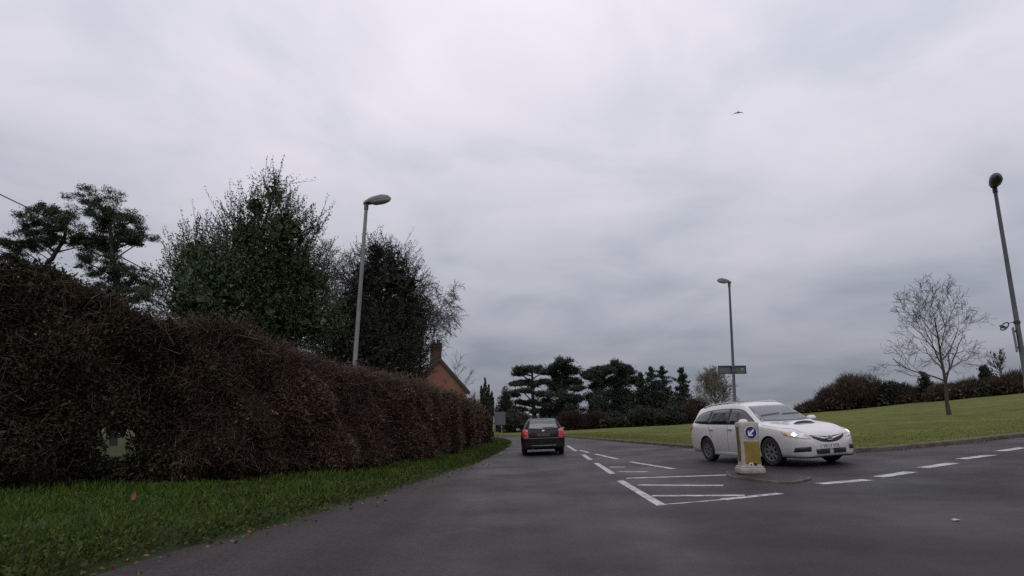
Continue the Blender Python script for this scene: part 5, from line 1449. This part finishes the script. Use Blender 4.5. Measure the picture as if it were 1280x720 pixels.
def black_car():
    root = thing('hatchback_car', 'dark hatchback with red tail lamps driving away in the left lane', 'car')
    AX = (1.30, -1.25); RW = .30
    T = [(-2.12, .40, .50, .66, .42, .74, .76), (-2.10, .32, .70, .78, .56, .84, .86), (-2.05, .28, .80, .88, .62, .95, .97), (-1.97, .25, .84, .93, .63, 1.06, 1.08), (-1.86, .24, .855, .95, .60, 1.22, 1.26), (-1.72, .23, .86, .955, .56, 1.355, 1.40),
         (-1.5, .22, .865, .955, .56, 1.385, 1.435), (-.8, .19, .87, .94, .575, 1.41, 1.46), (-.2, .18, .87, .93, .575, 1.40, 1.45), (.15, .18, .87, .92, .58, 1.32, 1.37), (.6, .19, .87, .91, .64, 1.10, 1.15), (.95, .2, .865, .90, .70, .95, .99),
         (1.4, .2, .855, .84, .68, .875, .91), (1.8, .2, .82, .75, .62, .80, .83), (2.0, .2, .74, .66, .52, .72, .74), (2.12, .24, .52, .52, .38, .58, .60), (2.15, .3, .35, .42, .28, .46, .47)]
    body, bvh, bm = make_car_body(T, AX, RW, M['black_paint'], root, .2)
    for ax in AX:
        for sgn in (-1, 1): wheel(root, ax, sgn * .745, RW, .19, M['alloydark'], 7)
    patch(bvh, [(-1.74, -.50, 1.375), (-1.76, 0, 1.385), (-1.74, .50, 1.375)], [(-1.96, -.60, 1.03), (-2.0, 0, 1.01), (-1.96, .60, 1.03)], (1, 0, -.35), .005, 24, 9, mt=M['glassgrey'], name='rear_window', parent=root)
    patch(bvh, [(.12, -.52, 1.33), (.15, 0, 1.36), (.12, .52, 1.33)], [(.90, -.68, .95), (.98, 0, .98), (.90, .68, .95)], (-.5, 0, -1), .005, 22, 6, mt=M['glass'], name='windscreen', parent=root)
    for sgn in (-1, 1):
        d = (0, -sgn, -.1)
        patch(bvh, [(.70, sgn, 1.0), (.1, sgn, 1.29), (-.4, sgn, 1.345)], [(.72, sgn, .955), (.1, sgn, .965), (-.4, sgn, .975)], d, .005, 24, 6, mt=M['glass'], name='door_window', parent=root)
        patch(bvh, [(-.5, sgn, 1.345), (-1.1, sgn, 1.335), (-1.5, sgn, 1.27)], [(-.5, sgn, .98), (-1.1, sgn, .985), (-1.6, sgn, 1.0)], d, .005, 24, 6, mt=M['glass'], name='door_window', parent=root)
        hd = (.82, -sgn * .57, 0)
        tl = patch(bvh, [(-2.02, sgn * .60, 1.0), (-1.96, sgn * .74, 1.03), (-1.86, sgn * .84, .99)], [(-2.1, sgn * .58, .70), (-2.06, sgn * .74, .69), (-1.95, sgn * .85, .72)], hd, .008, 14, 8, mt=M['red'], name='tail_light', parent=root)
        patch(bvh, [(-2.04, sgn * .62, .99), (-1.99, sgn * .72, 1.0)], [(-2.06, sgn * .61, .90), (-2.02, sgn * .73, .90)], hd, .012, 8, 4, mt=M['redpale'], name='reversing_lens', parent=tl)
        patch(bvh, [(-2.09, sgn * .60, .735), (-2.04, sgn * .76, .735)], [(-2.1, sgn * .60, .70), (-2.05, sgn * .76, .705)], hd, .012, 8, 3, mt=M['redpale'], name='lower_lens', parent=tl)
        m_ = MB(); st = np.linspace(-1, 1, 7)
        ring = np.array([[(.62 + .07 * math.sqrt(max(0.0, 1 - s ** 4)) * math.cos(a), sgn * (.98 + .10 * s), 1.0 + .06 * math.sqrt(max(.02, 1 - s ** 4)) * math.sin(a)) for a in np.linspace(0, 2 * math.pi, 13)] for s in st])
        m_.grid(ring if sgn < 0 else ring[:, ::-1]); mi = m_.build('mirror', M['black_paint'], root, smooth=True)
        m_ = MB(); m_.box((.555, sgn * .98, 1.0), (.008, .15, .08), bev=.003); m_.build('mirror_glass', M['chrome'], mi)
        m_ = MB(); m_.tube([(.64, sgn * .76, .95), (.63, sgn * .92, .97)], [.035, .025], 8); m_.build('mirror_arm', M['black'], mi)
    # bumper step, trim and plate
    patch(bvh, [(-2.05, -.80, .685), (-2.12, -.4, .68), (-2.14, 0, .68), (-2.12, .4, .68), (-2.05, .80, .685)], [(-2.05, -.80, .655), (-2.12, -.4, .65), (-2.14, 0, .65), (-2.12, .4, .65), (-2.05, .80, .655)], (1, 0, 0), .012, 30, 3, mt=M['signgrey'], name='bumper_strip', parent=root)
    m_ = MB(); m_.box((-2.135, 0, .80), (.012, .52, .11), rz=0, bev=.003); pl = m_.build('number_plate', M['plate_yellow'], root); 
    R = Matrix.Translation((-2.143, 0, .80)) @ Matrix.Rotation(-math.pi / 2, 4, 'Z') @ Matrix.Rotation(math.pi / 2, 4, 'X')
    text_mesh('RX03 OWE', .10, M['ink'], pl, R)
    h = bvh.ray_cast(Vector((-3, 0, .955)), Vector((1, 0, 0)))
    m_ = MB(); m_.lathe([(0, .012), (.9, .010), (1, 0), (1, -.02)], 24, Matrix.Translation(h[0] + h[1] * .006) @ h[1].to_track_quat('Z', 'Y').to_matrix().to_4x4() @ Matrix.Diagonal((.062, .036, 1, 1))); m_.build('badge', M['alloy'], root, smooth=40)
    # lower valance trim strip, exhaust
    patch(bvh, [(-2.08, -.5, .40), (-2.12, 0, .40), (-2.08, .5, .40)], [(-2.08, -.5, .365), (-2.12, 0, .365), (-2.08, .5, .365)], (1, 0, 0), .006, 18, 3, mt=M['steel'], name='valance_trim', parent=root)
    m_ = MB(); m_.lathe([(.03, 0), (.032, .12), (.026, .12), (.024, .02)], 14, Matrix.Translation((-1.98, .45, .24)) @ Matrix.Rotation(-math.pi / 2, 4, 'Y')); m_.build('exhaust', M['alloydark'], root, smooth=40)
    # rear wiper and aerial
    m_ = MB(); pts = []
    for t in np.linspace(0, 1, 8):
        h = bvh.ray_cast(Vector((-3, -.0 - .45 * t, 1.06 + .02 * t)), Vector((1, 0, 0))); pts.append((h[0] + h[1] * .02)[:])
    m_.tube(np.array(pts), .011, 5); m_.build('rear_wiper', M['black'], root)
    zt = bvh.ray_cast(Vector((-1.4, 0, 2)), Vector((0, 0, -1)))[0].z
    m_ = MB(); m_.tube([(-1.4, 0, zt - .01), (-1.5, 0, zt + .22)], [.012, .004], 6); m_.build('aerial', M['black'], root)
    # steering wheel side seats seen through the window are not modelled as the glass is opaque
    bm.free()
    seat_on_road(root, (1.28, 27.0), (.0, 1.0), AX, .745)
black_car()

# repeats of one kind share a group
GROUPS = {'street_lamp': 'street lamps around the junction', 'scots_pine': 'pines beyond the dark hedge', 'cedar_tree': 'cedars in a row across the field',
          'conifer_tree': 'pointed spruces across the field', 'hedgerow_bush': 'boundary bushes at the foot of the far trees', 'evergreen_tree': 'dark evergreen trees',
          'treeline_tree': 'trees in the tree line beyond the right hand field', 'treeline_conifer': 'conifers in the tree line beyond the right hand field', 'scrub_bush': 'low bushes near the hedge end'}
for o in S.objects:
    if o.parent is None and o.get('category'):
        k = o.name.split('.')[0]
        if k in GROUPS: o['group'] = GROUPS[k]
